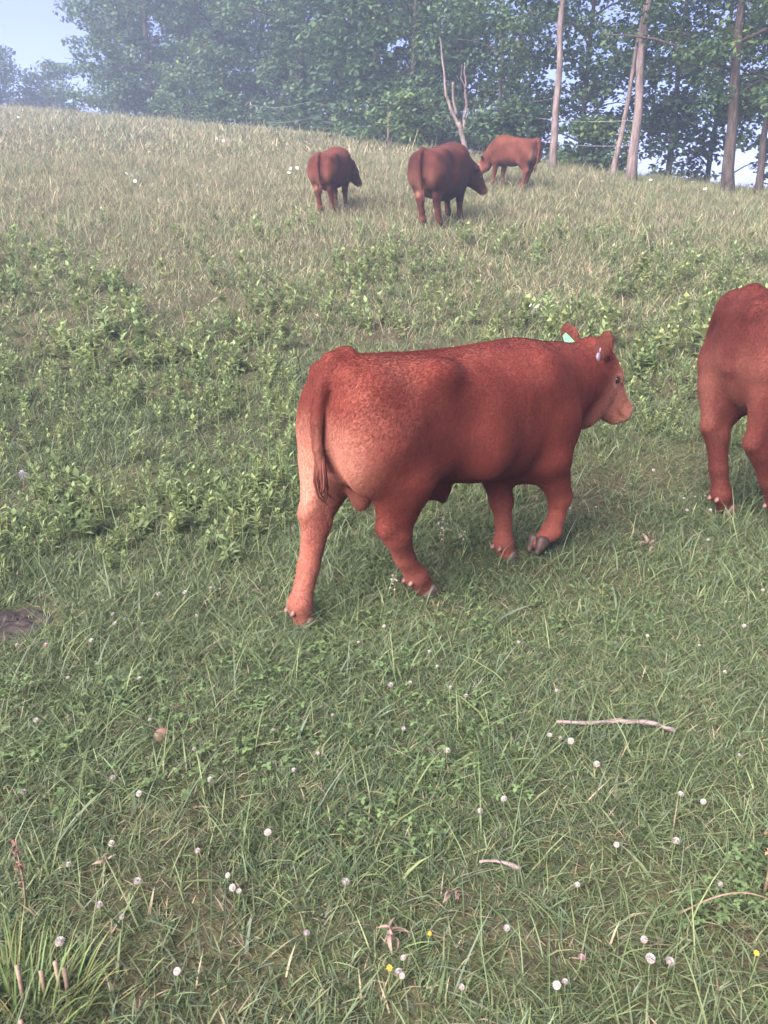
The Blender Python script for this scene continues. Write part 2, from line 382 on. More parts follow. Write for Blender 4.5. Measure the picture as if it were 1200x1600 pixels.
# ------------------------------------------------------------------ cattle: implicit surface bodies, polygonised
class Field:
    def __init__(s, lo, hi, h):
        s.lo = np.array(lo, float); s.h = h; s.n = np.ceil((np.array(hi) - s.lo) / h).astype(int) + 1
        s.D = np.full(s.n, 9.0, np.float32)
        s.ax = [s.lo[i] + h * np.arange(s.n[i]) for i in range(3)]
    def box(s, lo, hi):
        sl = []
        for i in range(3):
            a = max(0, int((lo[i] - s.lo[i]) / s.h)); b = min(s.n[i], int((hi[i] - s.lo[i]) / s.h) + 2)
            sl.append(slice(a, max(a, b)))
        g = np.meshgrid(*[s.ax[i][sl[i]].astype(np.float32) for i in range(3)], indexing='ij', sparse=True)
        return tuple(sl), g
    def blend(s, sl, d, k, sub=False):
        a = s.D[sl]
        if sub:
            h = np.clip(.5 - .5 * (a + d) / k, 0, 1); s.D[sl] = a * (1 - h) + (-d) * h + k * h * (1 - h)
        else:
            h = np.clip(.5 + .5 * (a - d) / k, 0, 1); s.D[sl] = a * (1 - h) + d * h - k * h * (1 - h)
    def ell(s, c, r, k=.05, R=None, sub=False):
        c = np.asarray(c, float); r = np.asarray(r, float); m = r.max() + k + .03
        sl, (x, y, z) = s.box(c - m, c + m)
        if s.D[sl].size == 0: return
        x = x - c[0]; y = y - c[1]; z = z - c[2]
        if R is not None:
            R = np.asarray(R, float); x, y, z = (R[0, i] * x + R[1, i] * y + R[2, i] * z for i in range(3))
        k0 = np.sqrt((x / r[0]) ** 2 + (y / r[1]) ** 2 + (z / r[2]) ** 2)
        k1 = np.sqrt((x / r[0] ** 2) ** 2 + (y / r[1] ** 2) ** 2 + (z / r[2] ** 2) ** 2)
        s.blend(sl, k0 * (k0 - 1) / (k1 + 1e-6), k, sub)
    def cone(s, a, b, ra, rb, k=.05, sub=False, sq=None):
        a = np.asarray(a, float); b = np.asarray(b, float); m = max(ra, rb) * 1.4 + k + .03
        sl, (x, y, z) = s.box(np.minimum(a, b) - m, np.maximum(a, b) + m)
        if s.D[sl].size == 0: return
        ba = b - a; L2 = (ba @ ba) + 1e-9
        t = np.clip(((x - a[0]) * ba[0] + (y - a[1]) * ba[1] + (z - a[2]) * ba[2]) / L2, 0, 1)
        yy = (y - a[1] - t * ba[1]) * (sq or 1.0)
        d = np.sqrt((x - a[0] - t * ba[0]) ** 2 + yy ** 2 + (z - a[2] - t * ba[2]) ** 2) - (ra + (rb - ra) * t)
        s.blend(sl, d, k, sub)
    def chain(s, pts, k=.03, sq=None):
        for p, q in zip(pts[:-1], pts[1:]): s.cone(p[:3], q[:3], p[3], q[3], k, sq=sq)
    def loft(s, st, k=.01, shear=None):
        st = np.array(st, float); xs = np.linspace(st[0, 0], st[-1, 0], 240)
        T = [np.interp(xs, st[:, 0], st[:, i]) for i in range(1, 5)]
        ker = np.exp(-np.linspace(-2, 2, 25) ** 2); ker /= ker.sum()
        T = [np.convolve(np.pad(t, 12, mode='edge'), ker, 'valid') for t in T]
        lo = (st[0, 0] - .05, -.5, st[:, 2].min() - .1); hi = (st[-1, 0] + .05, .5, st[:, 1].max() + .1)
        sl, (x, y, z) = s.box(lo, hi)
        zt, zb, w, n = (np.interp(x[:, 0, 0], xs, t)[:, None, None].astype(np.float32) for t in T)
        zc = (zt * .55 + zb * .45); up = z > zc
        hh = np.where(up, zt - zc, zc - zb)
        f = ((np.abs(y) / w) ** n + (np.abs(z - zc) / hh) ** n) ** (1 / n)
        d = (f - 1) * np.minimum(w, hh)
        d = np.maximum(d, np.abs(x - (st[0, 0] + st[-1, 0]) / 2) - (st[-1, 0] - st[0, 0]) / 2)
        s.blend(sl, d, k)
    def poly(s, relax=2):
        D = s.D; S = D < 0
        cs = [(i, j, k) for i in (0, 1) for j in (0, 1) for k in (0, 1)]
        n = np.array(D.shape) - 1
        sh = lambda A, c: A[c[0]:c[0] + n[0], c[1]:c[1] + n[1], c[2]:c[2] + n[2]]
        cnt = sum(sh(S, c).astype(np.int8) for c in cs); act = (cnt > 0) & (cnt < 8)
        idx = -np.ones(n, np.int64); cells = np.argwhere(act); idx[act] = np.arange(len(cells))
        vals = {c: sh(D, c)[act] for c in cs}
        acc = np.zeros((len(cells), 3)); ct = np.zeros(len(cells))
        for c in cs:
            for a_ in range(3):
                if c[a_] == 0:
                    e = list(c); e[a_] = 1; e = tuple(e); d0 = vals[c]; d1 = vals[e]; m_ = (d0 < 0) != (d1 < 0)
                    t = np.where(m_, d0 / (d0 - d1 + 1e-12), 0); p = np.tile(np.array(c, float), (len(cells), 1)); p[:, a_] += t
                    acc[m_] += p[m_]; ct[m_] += 1
        V = s.lo + s.h * (cells + acc / ct[:, None])
        Q = []
        for a_ in range(3):
            b_, c_ = [(1, 2), (2, 0), (0, 1)][a_]
            A0 = [slice(None)] * 3; A1 = [slice(None)] * 3; A0[a_] = slice(0, -1); A1[a_] = slice(1, None)
            s0 = S[tuple(A0)]; s1 = S[tuple(A1)]; e = np.argwhere(s0 != s1)
            e = e[(e[:, b_] > 0) & (e[:, c_] > 0) & (e[:, b_] < n[b_]) & (e[:, c_] < n[c_])]
            o = []
            for db, dc in ((-1, -1), (0, -1), (0, 0), (-1, 0)):
                f = e.copy(); f[:, b_] += db; f[:, c_] += dc; o.append(idx[f[:, 0], f[:, 1], f[:, 2]])
            q = np.stack(o, 1); fl = ~s0[e[:, 0], e[:, 1], e[:, 2]]; q[fl] = q[fl][:, ::-1]; Q.append(q)
        Q = np.concatenate(Q); Q = Q[(Q >= 0).all(1)]
        for _ in range(relax):
            A = np.zeros_like(V); c = np.zeros(len(V))
            for i in range(4):
                np.add.at(A, Q[:, i], V[Q[:, (i + 1) % 4]]); np.add.at(c, Q[:, i], 1)
            V = V * .5 + A / np.maximum(c, 1)[:, None] * .5
        return V, Q

def coat_mat(name, dark, mid, light):
    m, n, l, b = new_mat(name, .7, .08)
    at = n.new('ShaderNodeAttribute'); at.attribute_name = 'Col'
    sep = n.new('ShaderNodeSeparateColor'); l.new(at.outputs[0], sep.inputs[0])
    big = noise(n, l, 3.2, 4); hair = noise(n, l, 130, 3, stretch=(.5, 1, .8)); fine = noise(n, l, 420, 2, stretch=(.45, 1, .8))
    base = ramp(n, l, big, [(.35, dark), (.55, mid), (.75, tuple(.6 * a_ + .4 * b_ for a_, b_ in zip(mid, light)))])
    base = mixc(n, l, base, light, sep.outputs[0])
    base = mixc(n, l, base, (.38, .19, .135), sep.outputs[1])
    base = mixc(n, l, base, (.02, .012, .01), sep.outputs[2])
    hv = ramp(n, l, hair, [(.3, (.72, .70, .70)), (.7, (1.22, 1.2, 1.2))]); base = mixc(n, l, base, hv, .9, 'MULTIPLY')
    fv = ramp(n, l, fine, [(.3, (.84, .84, .84)), (.72, (1.16, 1.16, 1.16))]); base = mixc(n, l, base, fv, .7, 'MULTIPLY')
    l.new(base, b.inputs['Base Color'])
    add = n.new('ShaderNodeMath'); add.operation = 'MULTIPLY_ADD'; l.new(hair, add.inputs[0]); add.inputs[1].default_value = 1.4; l.new(fine, add.inputs[2])
    bump(n, l, b, add.outputs[0], .0028, .7)
    b.inputs['Sheen Weight'].default_value = .03; b.inputs['Sheen Roughness'].default_value = .45
    b.inputs['Sheen Tint'].default_value = (1.0, .62, .55, 1)
    return m
M_HOOF = noisy_mat('hoof_horn', [(.3, (.02, .013, .010)), (.7, (.065, .04, .031))], 30, .55, .002, spec=.35)
M_DEW = noisy_mat('dewclaw_horn', [(.3, (.08, .04, .03)), (.7, (.14, .078, .06))], 40, .5, .002, spec=.35)
M_EYE, _n, _l, _b = new_mat('eye', .08, .6); _b.inputs['Base Color'].default_value = (.012, .008, .006, 1)
M_GTAG, _n, _l, _b = new_mat('green_plastic', .35, .4); _b.inputs['Base Color'].default_value = (.11, .36, .16, 1)
M_PTAG, _n, _l, _b = new_mat('lavender_plastic', .35, .4); _b.inputs['Base Color'].default_value = (.125, .095, .135, 1)
M_SWITCH = noisy_mat('tail_hair', [(.3, (.05, .015, .011)), (.7, (.11, .034, .024))], 60, .8, .004, stretch=(3, 3, .3))

_f = Field((-.06, -.065, -.02), (.11, .065, .09), .006)
for s_ in (-1, 1):
    _f.cone((0.0, s_ * .027, .045), (.055, s_ * .027, .018), .026, .016, .015); _f.ell((.0, s_ * .027, .02), (.045, .024, .028), .015)
V_, Q_ = _f.poly(1); V_[:, 2] = np.maximum(V_[:, 2], 0)
_h = mesh('hoof', V_, [Q_], M_HOOF); HOOF = _h.data; bpy.data.objects.remove(_h)
_f = Field((-.03, -.03, -.04), (.03, .03, .04), .006); _f.ell((0, 0, 0), (.011, .013, .018), .01); V_, Q_ = _f.poly(1)
_h = mesh('dewclaw', V_, [Q_], M_DEW); DEW = _h.data; bpy.data.objects.remove(_h)
_t = np.linspace(0, math.pi, 9); _p = np.linspace(0, 2 * math.pi, 14, endpoint=False)
_v = np.array([(math.sin(a_) * math.cos(b_), math.sin(a_) * math.sin(b_), math.cos(a_)) for a_ in _t for b_ in _p])
_q = np.array([(i * 14 + j, (i + 1) * 14 + j, (i + 1) * 14 + (j + 1) % 14, i * 14 + (j + 1) % 14) for i in range(8) for j in range(14)])
_h = mesh('eye', _v, [_q], M_EYE); EYE = _h.data; bpy.data.objects.remove(_h)

TORSO = [(-.735, .92, .76, .05, 2.2), (-.70, 1.02, .66, .13, 2.2), (-.64, 1.095, .58, .19, 2.3), (-.52, 1.105, .54, .235, 2.5), (-.35, 1.095, .55, .24, 2.6),
         (-.15, 1.095, .525, .258, 2.5), (.05, 1.10, .485, .275, 2.4), (.25, 1.115, .47, .275, 2.3), (.40, 1.125, .47, .265, 2.2), (.52, 1.105, .49, .235, 2.2), (.62, 1.06, .54, .19, 2.1), (.71, .97, .62, .10, 2.0)]
LEGS = {
 'LH': [(-.45, .14, .80, .15), (-.38, .17, .60, .12), (-.57, .12, .41, .064), (-.56, .11, .25, .046), (-.545, .11, .12, .05), (-.50, .11, .05, .045)],
 'RH': [(-.45, -.14, .80, .15), (-.34, -.17, .60, .12), (-.50, -.12, .41, .064), (-.47, -.11, .25, .046), (-.44, -.11, .12, .05), (-.39, -.11, .05, .045)],
 'LF': [(.44, .15, .74, .13), (.40, .15, .56, .10), (.43, .12, .31, .056), (.43, .12, .20, .042), (.43, .12, .11, .046), (.47, .12, .05, .042)],
 'RF': [(.44, -.15, .74, .13), (.38, -.15, .56, .10), (.36, -.12, .31, .056), (.35, -.12, .20, .042), (.34, -.12, .11, .046), (.38, -.12, .05, .042)]}

def coat_hair(V, Q, Cc, n, root, hc):
    r = np.random.default_rng(3)
    A, B, C, D = (V[Q[:, i]] for i in range(4))
    nrm = np.cross(C - A, D - B); ar = np.linalg.norm(nrm, axis=1); nrm /= ar[:, None] + 1e-12
    k = r.choice(len(Q), n, p=ar / ar.sum()); s, t = r.random((2, n, 1))
    p = A[k] * (1 - s) * (1 - t) + B[k] * s * (1 - t) + C[k] * s * t + D[k] * (1 - s) * t; nn = nrm[k]
    msk = Cc[Q[k, 0]]; keep = (msk[:, 1] < .75); p = p[keep]; nn = nn[keep]; msk = msk[keep]; n = len(p)
    # hair lies backward and down, with swirls
    d = np.tile(np.array([-.8, 0, -.45]), (n, 1))
    w = fbm(p[:, 0] * 4 + p[:, 1] * 3, p[:, 2] * 4 + p[:, 1] * 2, 21, 2) - .5; w2 = fbm(p[:, 0] * 18, p[:, 2] * 18 + p[:, 1] * 9, 22, 2) - .5
    d[:, 2] += w * 1.0; d[:, 0] += w2 * .05; d[:, 1] += w * .6; d += r.normal(size=(n, 3)) * .18
    d -= nn * (d * nn).sum(1)[:, None]; d /= np.linalg.norm(d, axis=1)[:, None] + 1e-9
    L = r.uniform(.008, .017, (n, 1)) * np.where(p[:, 2:] < .35, .6, 1)
    lift = r.uniform(.10, .26, (n, 1))
    P = np.stack([p - nn * .001, p + d * L * .5 + nn * L * lift * .7, p + d * L + nn * L * lift], 1)
    cu = bpy.data.hair_curves.new('coat_hair'); cu.add_curves([3] * n)
    cu.attributes['position'].data.foreach_set('vector', P.astype(np.float32).ravel())
    ra = cu.attributes.get('radius') or cu.attributes.new('radius', 'FLOAT', 'POINT')
    ra.data.foreach_set('value', np.tile(np.array([.00045, .0004, .0001], np.float32), n))
    dark, mid, light = (np.array(c) for c in hc)
    f1 = np.clip(fbm(p[:, 0] * 5 + 3, p[:, 2] * 5 + p[:, 1] * 4, 31) * 1.6 - .3, 0, 1)[:, None]
    c = dark * (1 - f1) + mid * f1; c = c * (1 - msk[:, :1]) + light * msk[:, :1]; c = c * (1 - msk[:, 1:2]) + np.array([.38, .19, .135]) * msk[:, 1:2]
    c = c * (1 - msk[:, 2:]) + np.array([.02, .012, .01]) * msk[:, 2:]
    c = c * r.uniform(.82, 1.2, (n, 1)); cc_ = np.ones((n, 4), np.float32); cc_[:, :3] = c
    at = cu.attributes.new('Col', 'FLOAT_COLOR', 'CURVE'); at.data.foreach_set('color', cc_.ravel())
    cu.materials.append(M_HAIR)
    o = bpy.data.objects.new('coat_hair', cu); COL.objects.link(o); o.parent = root; o['kind'] = 'stuff'
    return o
M_HAIR, _n, _l, _b = new_mat('coat_hair', .6, .12)
_a = _n.new('ShaderNodeAttribute'); _a.attribute_name = 'Col'; _l.new(_a.outputs[0], _b.inputs['Base Color'])

def make_cow(label, C, heading, scale, mat, h=.012, torso=TORSO, legs=LEGS, neck=None, poll=(.93, -.04, 1.0), hp=50, hy=-6, bull=False,
             ear_up=(.25, .25), pitch=0.0, follow=True, belly=0.0, pale=.35, dark_face=0.0, dew=False, tail=None, feet=None, udder=False, hairs=0, hair_cols=None, head_scale=1.0, throat=None, rump=.155):
    x0, y0 = C; z0 = float(hgt(x0, y0)); ph = rad(heading)
    root = thing('cow', label, 'cow', (x0, y0, z0)); root.rotation_mode = 'XYZ'
    if follow:
        e = .7 * scale; cx, sx = math.cos(ph), math.sin(ph)
        pitch = math.atan2(float(hill(x0 + cx * e, y0 + sx * e) - hill(x0 - cx * e, y0 - sx * e)), 2 * e)
    M = Matrix.Translation((x0, y0, z0 - .012)) @ Matrix.Rotation(ph, 4, 'Z') @ Matrix.Rotation(-pitch, 4, 'Y') @ Matrix.Scale(scale, 4)
    root.matrix_world = M
    Mi = M.inverted()
    # put every foot on the ground
    L = {}
    for k, js in legs.items():
        fo = js[-1]; dz = 0
        if feet is None or k not in feet:
            for _ in range(2):
                w = M @ Vector((fo[0], fo[1], 0)); g = Vector((w.x, w.y, float(hgt(w.x, w.y)))); dz = (Mi @ g).z
        wts = [0, .15, .7, .9, 1, 1]
        L[k] = [(p[0], p[1], p[2] + dz * w_, p[3]) for p, w_ in zip(js, wts)]
    f = Field((-1.0, -.42, -.16), (1.48, .42, 1.32), h)
    tor = [(a_, b_, c_ - belly * math.exp(-((a_ - .0) / .4) ** 2), d_ * (1 + belly * .8), e_) for a_, b_, c_, d_, e_ in torso]
    f.loft(tor)
    for s in (1, -1):
        k = 'LH' if s > 0 else 'RH'; J = L[k]
        f.ell((-.575 + (.155 - rump), s * .145, .80), (rump, .115, .25), .05)                       # buttock
        th = np.array(J[1][:3]) - np.array(J[0][:3])
        f.cone((-.53, s * .16, .76), (J[1][0] - .06, s * .165, J[1][2] + .0), .155, .125, .06, sq=1.2)   # round of the thigh
        f.cone((J[0][0] + .06, s * .15, .84), (J[1][0] + .07, s * .165, J[1][2] + .05), .13, .085, .07, sq=1.3)      # stifle front
        f.ell((-.27, s * .185, 1.02), (.08, .05, .045), .09)                      # hook bone
        f.ell((-.655, s * .09, 1.02), (.05, .05, .06), .04)                       # pin bone
        g0 = (J[1][0] * .55 + J[2][0] * .45 - .0, J[1][1] * .55 + J[2][1] * .45, J[1][2] * .55 + J[2][2] * .45)
        f.cone((J[1][0] - .06, J[1][1], J[1][2] - .01), J[2][:3], .116, J[2][3] * .82, .05, sq=1.15)              # gaskin
        dv = np.array(J[2][:3]) - np.array(J[3][:3]); dv /= np.linalg.norm(dv)
        back = np.array([-1, 0, .35]); poh = np.array(J[2][:3]) + back * .045 + dv * .03
        f.cone(poh, J[2][:3], .036, .052, .03)                                   # point of the hock
        f.cone(poh, (J[1][0] - .15, J[1][1] * .9, J[1][2] + .03), .032, .075, .05)     # tendon
        f.chain(J[2:], .025)
        f.ell(J[4][:3], (.050, .050, .046), .02)
        k = 'LF' if s > 0 else 'RF'; J = L[k]
        f.ell((.44, s * .165, .82), (.17, .10, .26), .05, R=np.array([[.94, 0, -.34], [0, 1, 0], [.34, 0, .94]]))
        f.ell((.56, s * .15, .72), (.11, .085, .14), .05)                         # point of the shoulder
        f.cone(J[0][:3], J[1][:3], .13, .105, .06); f.cone(J[1][:3], J[2][:3], .105, J[2][3] * .98, .04)
        f.chain(J[2:], .025); f.ell(J[2][:3], (.058, .056, .065), .02); f.ell(J[4][:3], (.047, .048, .044), .02)
    for s in (1, -1):
        f.ell((-.17, s * .345, .88), (.11, .085, .14), .07, sub=True)
        f.cone((-.205, s * .325, .76), (-.175, s * .30, .55), .05, .04, .045, sub=True)      # fold in front of the thigh
        f.ell((.02, s * .20, .72), (.13, .095, .17), .06)                                 # spring of the ribs
        f.cone((.265, s * .34, .92), (.24, s * .315, .60), .045, .04, .05, sub=True)         # hollow behind the shoulder
    f.ell((.50, 0, .54), (.19, .15, .13), .07)                                   # brisket
    f.cone((.55, 0, .47), (.66, 0, .60), .055, .05, .06)
    nk = neck or [(.42, 0, .84, .25), (.66, -.01, .89, .205), (.84, -.03, .945, .155), (.93, -.04, .985, .12)]
    f.chain(nk, .06, sq=1.12)
    for s in (1, -1): f.cone((.60, nk[1][1] + s * .265, nk[1][2] + .10), (.70, nk[1][1] + s * .235, nk[1][2] - .18), .045, .04, .05, sub=True)     # neck meets shoulder
    # head
    pz = rad(hp); yz = rad(hy)
    a = np.array([math.cos(pz) * math.cos(yz), math.cos(pz) * math.sin(yz), -math.sin(pz)])
    lft = np.array([-math.sin(yz), math.cos(yz), 0]); u = np.cross(a, lft)
    R = np.stack([a, lft, u], 1); P0 = np.array(poll)
    hs = head_scale
    H = lambda i, j, k_: P0 + (a * i + lft * j + u * k_) * hs
    f.ell(H(.03, 0, 0), (.125, .10, .105), .04, R); f.ell(H(-.055, 0, .045), (.07, .075, .055), .04, R)
    f.cone(H(.08, 0, .015), H(.33, 0, .0), .092, .062, .04)
    f.ell(H(.365, 0, -.005), (.062, .074, .062), .03, R)
    f.cone(H(.05, 0, -.135), H(.33, 0, -.062), .092, .045, .04)
    f.cone(H(.03, 0, -.14), np.array([.66, nk[1][1], nk[1][2] - .10]), .085, .13, .07)
    f.ell(H(.35, 0, -.068), (.05, .05, .026), .012, R)
    for s in (1, -1):
        f.ell(H(.10, s * .06, -.075), (.105, .042, .085), .03, R)                # cheek
        f.ell(H(.115, s * .078, .045), (.05, .028, .035), .02, R)                # brow
        f.ell(H(.13, s * .105, .018), (.02, .016, .016), .012, R, sub=True)      # eye socket
        f.ell(H(.415, s * .034, .022), (.016, .014, .012), .01, R, sub=True)     # nostril
        f.ell(H(.35, s * .06, -.046), (.06, .02, .006), .008, R, sub=True)       # mouth line
        eu = ear_up[0] if s > 0 else ear_up[1]
        eo = lft * s * math.cos(eu) + u * 0 + np.array([0, 0, 1]) * math.sin(eu) - a * .12; eo /= np.linalg.norm(eo)
        fwd = np.array([math.cos(yz), math.sin(yz), 0]); fwd = fwd - eo * (fwd @ eo); fwd /= np.linalg.norm(fwd)
        wd = np.cross(eo, fwd); ER = np.stack([eo, wd, fwd], 1); eb = H(-.035, s * .075, -.005) + np.array([0, 0, .03 if s > 0 else -.015])
        f.cone(eb, eb + eo * .05, .034, .03, .02); f.ell(eb + eo * .10, (.078, .052, .02), .02, ER)
        f.ell(eb + eo * .125 + fwd * .022, (.06, .036, .017), .012, ER, sub=True)
        if s > 0: EL = (eb, eo, wd, fwd)
        else: ERr = (eb, eo, wd, fwd)
    if throat: f.ell(throat[:3], throat[3:], .06)
    # tail
    tl = tail or [(-.62, 0, 1.085, .055), (-.70, 0, 1.06, .043), (-.75, 0, .97, .034), (-.765, 0, .82, .028), (-.76, -.005, .66, .024), (-.745, -.01, .54, .02)]
    f.chain(tl[:3], .03); f.chain(tl[2:], .008)
    if bull:
        f.ell((-.53, 0, .52), (.042, .05, .07), .03); f.cone((-.52, 0, .66), (-.53, 0, .54), .05, .042, .04)
        f.cone((-.28, 0, .50), (-.08, 0, .465), .05, .045, .05); f.cone((-.08, 0, .47), (-.06, 0, .415), .038, .018, .025)
    if udder: f.ell((-.36, 0, .50), (.13, .11, .09), .06)
    V, Q = f.poly(2)
    # colour masks: R light hair, G pale skin, both with painted sun glow behind, B dark
    hd = V - P0; la = hd @ a; ll = hd @ lft; lu = hd @ u
    inhead = (np.linalg.norm(hd - a * .16, axis=1) < .30) & (la > -.12) & (np.abs(ll) < .16)
    facem = np.clip((la - .5 * lu * 0 - .02 + .25 * lu) / .16, 0, 1) * inhead
    legm = np.clip((.46 - V[:, 2]) / .25, 0, 1) * .4
    rear = np.clip((-.58 - V[:, 0]) / .09, 0, 1) * np.clip((.92 - V[:, 2]) / .25, 0, 1) * pale * 1.4  # paler hair on the rear, with low sun painted into it
    sidel = np.clip((np.abs(V[:, 1]) - .03) / .04, 0, 1); rear = rear * np.where(V[:, 0] < -.68, sidel, 1)
    Rm = np.maximum(legm * (pale + .25), rear); Rm = np.maximum(Rm, facem * 1.5 * pale * (1 - dark_face))
    Gm = np.zeros(len(V)); mz = inhead & (la > .33); Gm[mz] = np.clip((la[mz] - .33) / .04, 0, .85) * (1 - dark_face)
    for s in (1, -1):
        de = np.linalg.norm(V - H(.128, s * .089, .018), axis=1); Gm += .5 * np.exp(-((de - .034) / .012) ** 2) * (1 - dark_face) * pale * 1.6
    Gm += np.clip((-.66 - V[:, 0]) / .07, 0, 1) * np.clip((V[:, 2] - .42) / .12, 0, 1) * np.clip((.90 - V[:, 2]) / .22, 0, 1) * sidel * pale * 1.1  # peach band behind the thighs: pale hair plus sunlit glow put into the colour
    if udder: Gm += .7 * np.exp(-(((V[:, 0] + .62) / .12) ** 2 + ((V[:, 1] - .06) / .07) ** 2 + ((V[:, 2] - .57) / .12) ** 2))
    if bull: Gm += .45 * np.exp(-(((V[:, 0] + .5) / .07) ** 2 + (V[:, 1] / .08) ** 2 + ((V[:, 2] - .53) / .07) ** 2))
    inner = np.clip(.10 - np.abs(V[:, 1]), 0, .1) / .1 * np.clip((-.5 - V[:, 0]) / .1, 0, 1) * np.clip((.9 - V[:, 2]) / .3, 0, 1)
    Gm += inner * .25 * pale + facem * .32 * pale * (1 - dark_face)
    Bm = np.zeros(len(V))
    for (eb, eo, wd, fw_) in (EL, ERr):
        q_ = V - (eb + eo * .115); Bm[(np.abs(q_ @ eo) < .08) & (np.abs(q_ @ wd) < .045) & (q_ @ fw_ > -.04) & (q_ @ fw_ < .03)] = .5
    Cc = np.clip(np.stack([Rm, Gm, Bm], 1), 0, 1)
    mesh('body', V, [Q], mat, root, Cc)
    if hairs: coat_hair(V, Q, Cc, hairs, root, hair_cols)
    for s in (1, -1):
        inst('eye', EYE, root, tuple(H(.128, s * .089, .018)), (0, 0, 0), .021 * hs)
    for k, J in L.items():
        p, q = np.array(J[4][:3]), np.array(J[5][:3]); d = q - p
        if feet and k in feet:
            rt = Matrix(((feet[k][0]),)) if False else None
            dirv = Vector(feet[k]).normalized(); up = Vector((dirv.z, 0, -dirv.x))
            if up.z < 0 and abs(dirv.z) < .7: up = -up
            Rm_ = Matrix((dirv, up.cross(dirv), up)).transposed().to_euler()
            o = inst('hoof', HOOF, root, tuple(q - np.array(up) * .02), Rm_)
        else:
            o = inst('hoof', HOOF, root, (q[0] + .012, q[1], q[2] - .052), (0, -pitch * 0, 0), 1.08)
        if dew:
            for s in (1, -1):
                pd = d / (np.linalg.norm(d) + 1e-6)
                bk = np.array([-1, 0, 0.]) if not (feet and k in feet) else np.array([-.55, 0, .5])
                o = inst('dewclaw', DEW, root, tuple(p + bk * .05 + np.array([0, s * .024, -.018])), (0, .5, 0))
    # tail tuft
    e = np.array(tl[-1][:3]); tr_ = np.random.default_rng(17); strands = []
    for _ in range(26):
        o_ = tr_.normal(size=2) * .007; ln = tr_.uniform(.07, .17); w_ = tr_.normal(size=2) * .012
        strands.append(tube(np.array([e + np.array([o_[0], o_[1], .04]), e + np.array([o_[0] * 1.6, o_[1] * 1.6, -ln * .35]), e + np.array([o_[0] * 1.5 + w_[0] * .6 + .006, o_[1] * 1.5 + w_[1] * .6, -ln * .75]), e + np.array([w_[0] + .016, w_[1], -ln])]), [.006, .006, .0045, .001], 5))
    v, q = join(strands); mesh('tail_tuft', v, q, M_SWITCH, root)
    return root, EL, ERr, H

HC1 = ((.075, .017, .0125), (.122, .028, .020), (.235, .09, .062)); HC4 = ((.042, .010, .0085), (.068, .016, .013), (.10, .03, .021))
M_COAT1 = coat_mat('red_coat', (.075, .017, .0125), (.115, .026, .0185), (.235, .09, .062))
M_COAT2 = coat_mat('chestnut_coat', (.030, .009, .008), (.052, .015, .012), (.18, .065, .045))
M_COAT5 = coat_mat('brown_coat', (.05, .0135, .010), (.078, .021, .0145), (.16, .058, .038))
M_COAT3 = coat_mat('tan_coat', (.05, .0145, .009), (.075, .022, .0135), (.12, .042, .026))
M_COAT4 = coat_mat('deep_red_coat', (.042, .010, .0085), (.062, .0145, .012), (.10, .03, .021))

calf_legs = {
 'LH': [(-.50, .13, .80, .15), (-.50, .15, .62, .12), (-.70, .085, .415, .060), (-.765, .055, .24, .043), (-.83, .03, .095, .046), (-.82, .02, .03, .044)],
 'RH': [(-.47, -.14, .80, .15), (-.36, -.18, .62, .12), (-.435, -.125, .355, .061), (-.37, -.10, .23, .043), (-.295, -.09, .125, .046), (-.235, -.085, .055, .044)],
 'LF': [(.42, .14, .74, .13), (.37, .12, .56, .10), (.385, .05, .30, .054), (.375, .02, .19, .039), (.36, .0, .09, .044), (.375, -.01, .03, .042)],
 'RF': [(.46, -.15, .74, .13), (.46, -.165, .58, .105), (.605, -.14, .345, .056), (.605, -.13, .25, .040), (.585, -.12, .165, .044), (.505, -.11, .115, .038)]}
calf, EL, ERr, H = make_cow('young red bull calf walking right in the foreground, green and lavender ear tags', (.32, 3.45), 38, 1.0, M_COAT1, .0085, legs=calf_legs,
    bull=True, follow=False, dew=True, pale=.5, hairs=170000, hair_cols=HC1, ear_up=(.8, 1.12), feet={'RF': (-.75, 0, -.66)}, poll=(.90, -.05, .98), hp=49, hy=-8, head_scale=.95, neck=[(.42, 0, .84, .25), (.66, -.01, .885, .20), (.84, -.03, .925, .148), (.92, -.045, .95, .112)], throat=(.845, -.05, .735, .12, .078, .088),
    tail=[(-.60, 0, 1.085, .055), (-.67, -.015, 1.07, .046), (-.735, -.03, .98, .032), (-.765, -.035, .86, .024), (-.765, -.035, .76, .020), (-.75, -.032, .68, .017)])
eb, eo, wd, fw_ = EL
gt = [eb + eo * .115 - fw_ * .032 + wd * x_ * (.012 + .02 * (y_ > 0)) - eo * y_ for x_, y_ in ((-1, 0), (1, 0), (1, .07), (-1, .07))]
gt = np.array(gt); nn = np.cross(gt[1] - gt[0], gt[3] - gt[0]); nn = nn / np.linalg.norm(nn) * .003
mesh('ear_tag', np.concatenate([gt - nn, gt + nn]), [np.array([(0, 1, 2, 3), (7, 6, 5, 4), (0, 4, 5, 1), (1, 5, 6, 2), (2, 6, 7, 3), (3, 7, 4, 0)])], M_GTAG, calf, smooth=False)['label'] = 'light green ear tag'
eb, eo, wd, fw_ = ERr
pt = eb + eo * .06 - fw_ * .028
tv = np.concatenate([_v * np.array([.016, .010, .026]) + pt + np.array([-.012, -.012, -.02]), _v * np.array([.006, .006, .014]) + pt + np.array([.004, -.008, .014])])
mesh('ear_tag', tv, [np.concatenate([_q, _q + len(_v)])], M_PTAG, calf)['label'] = 'lavender button ear tag'

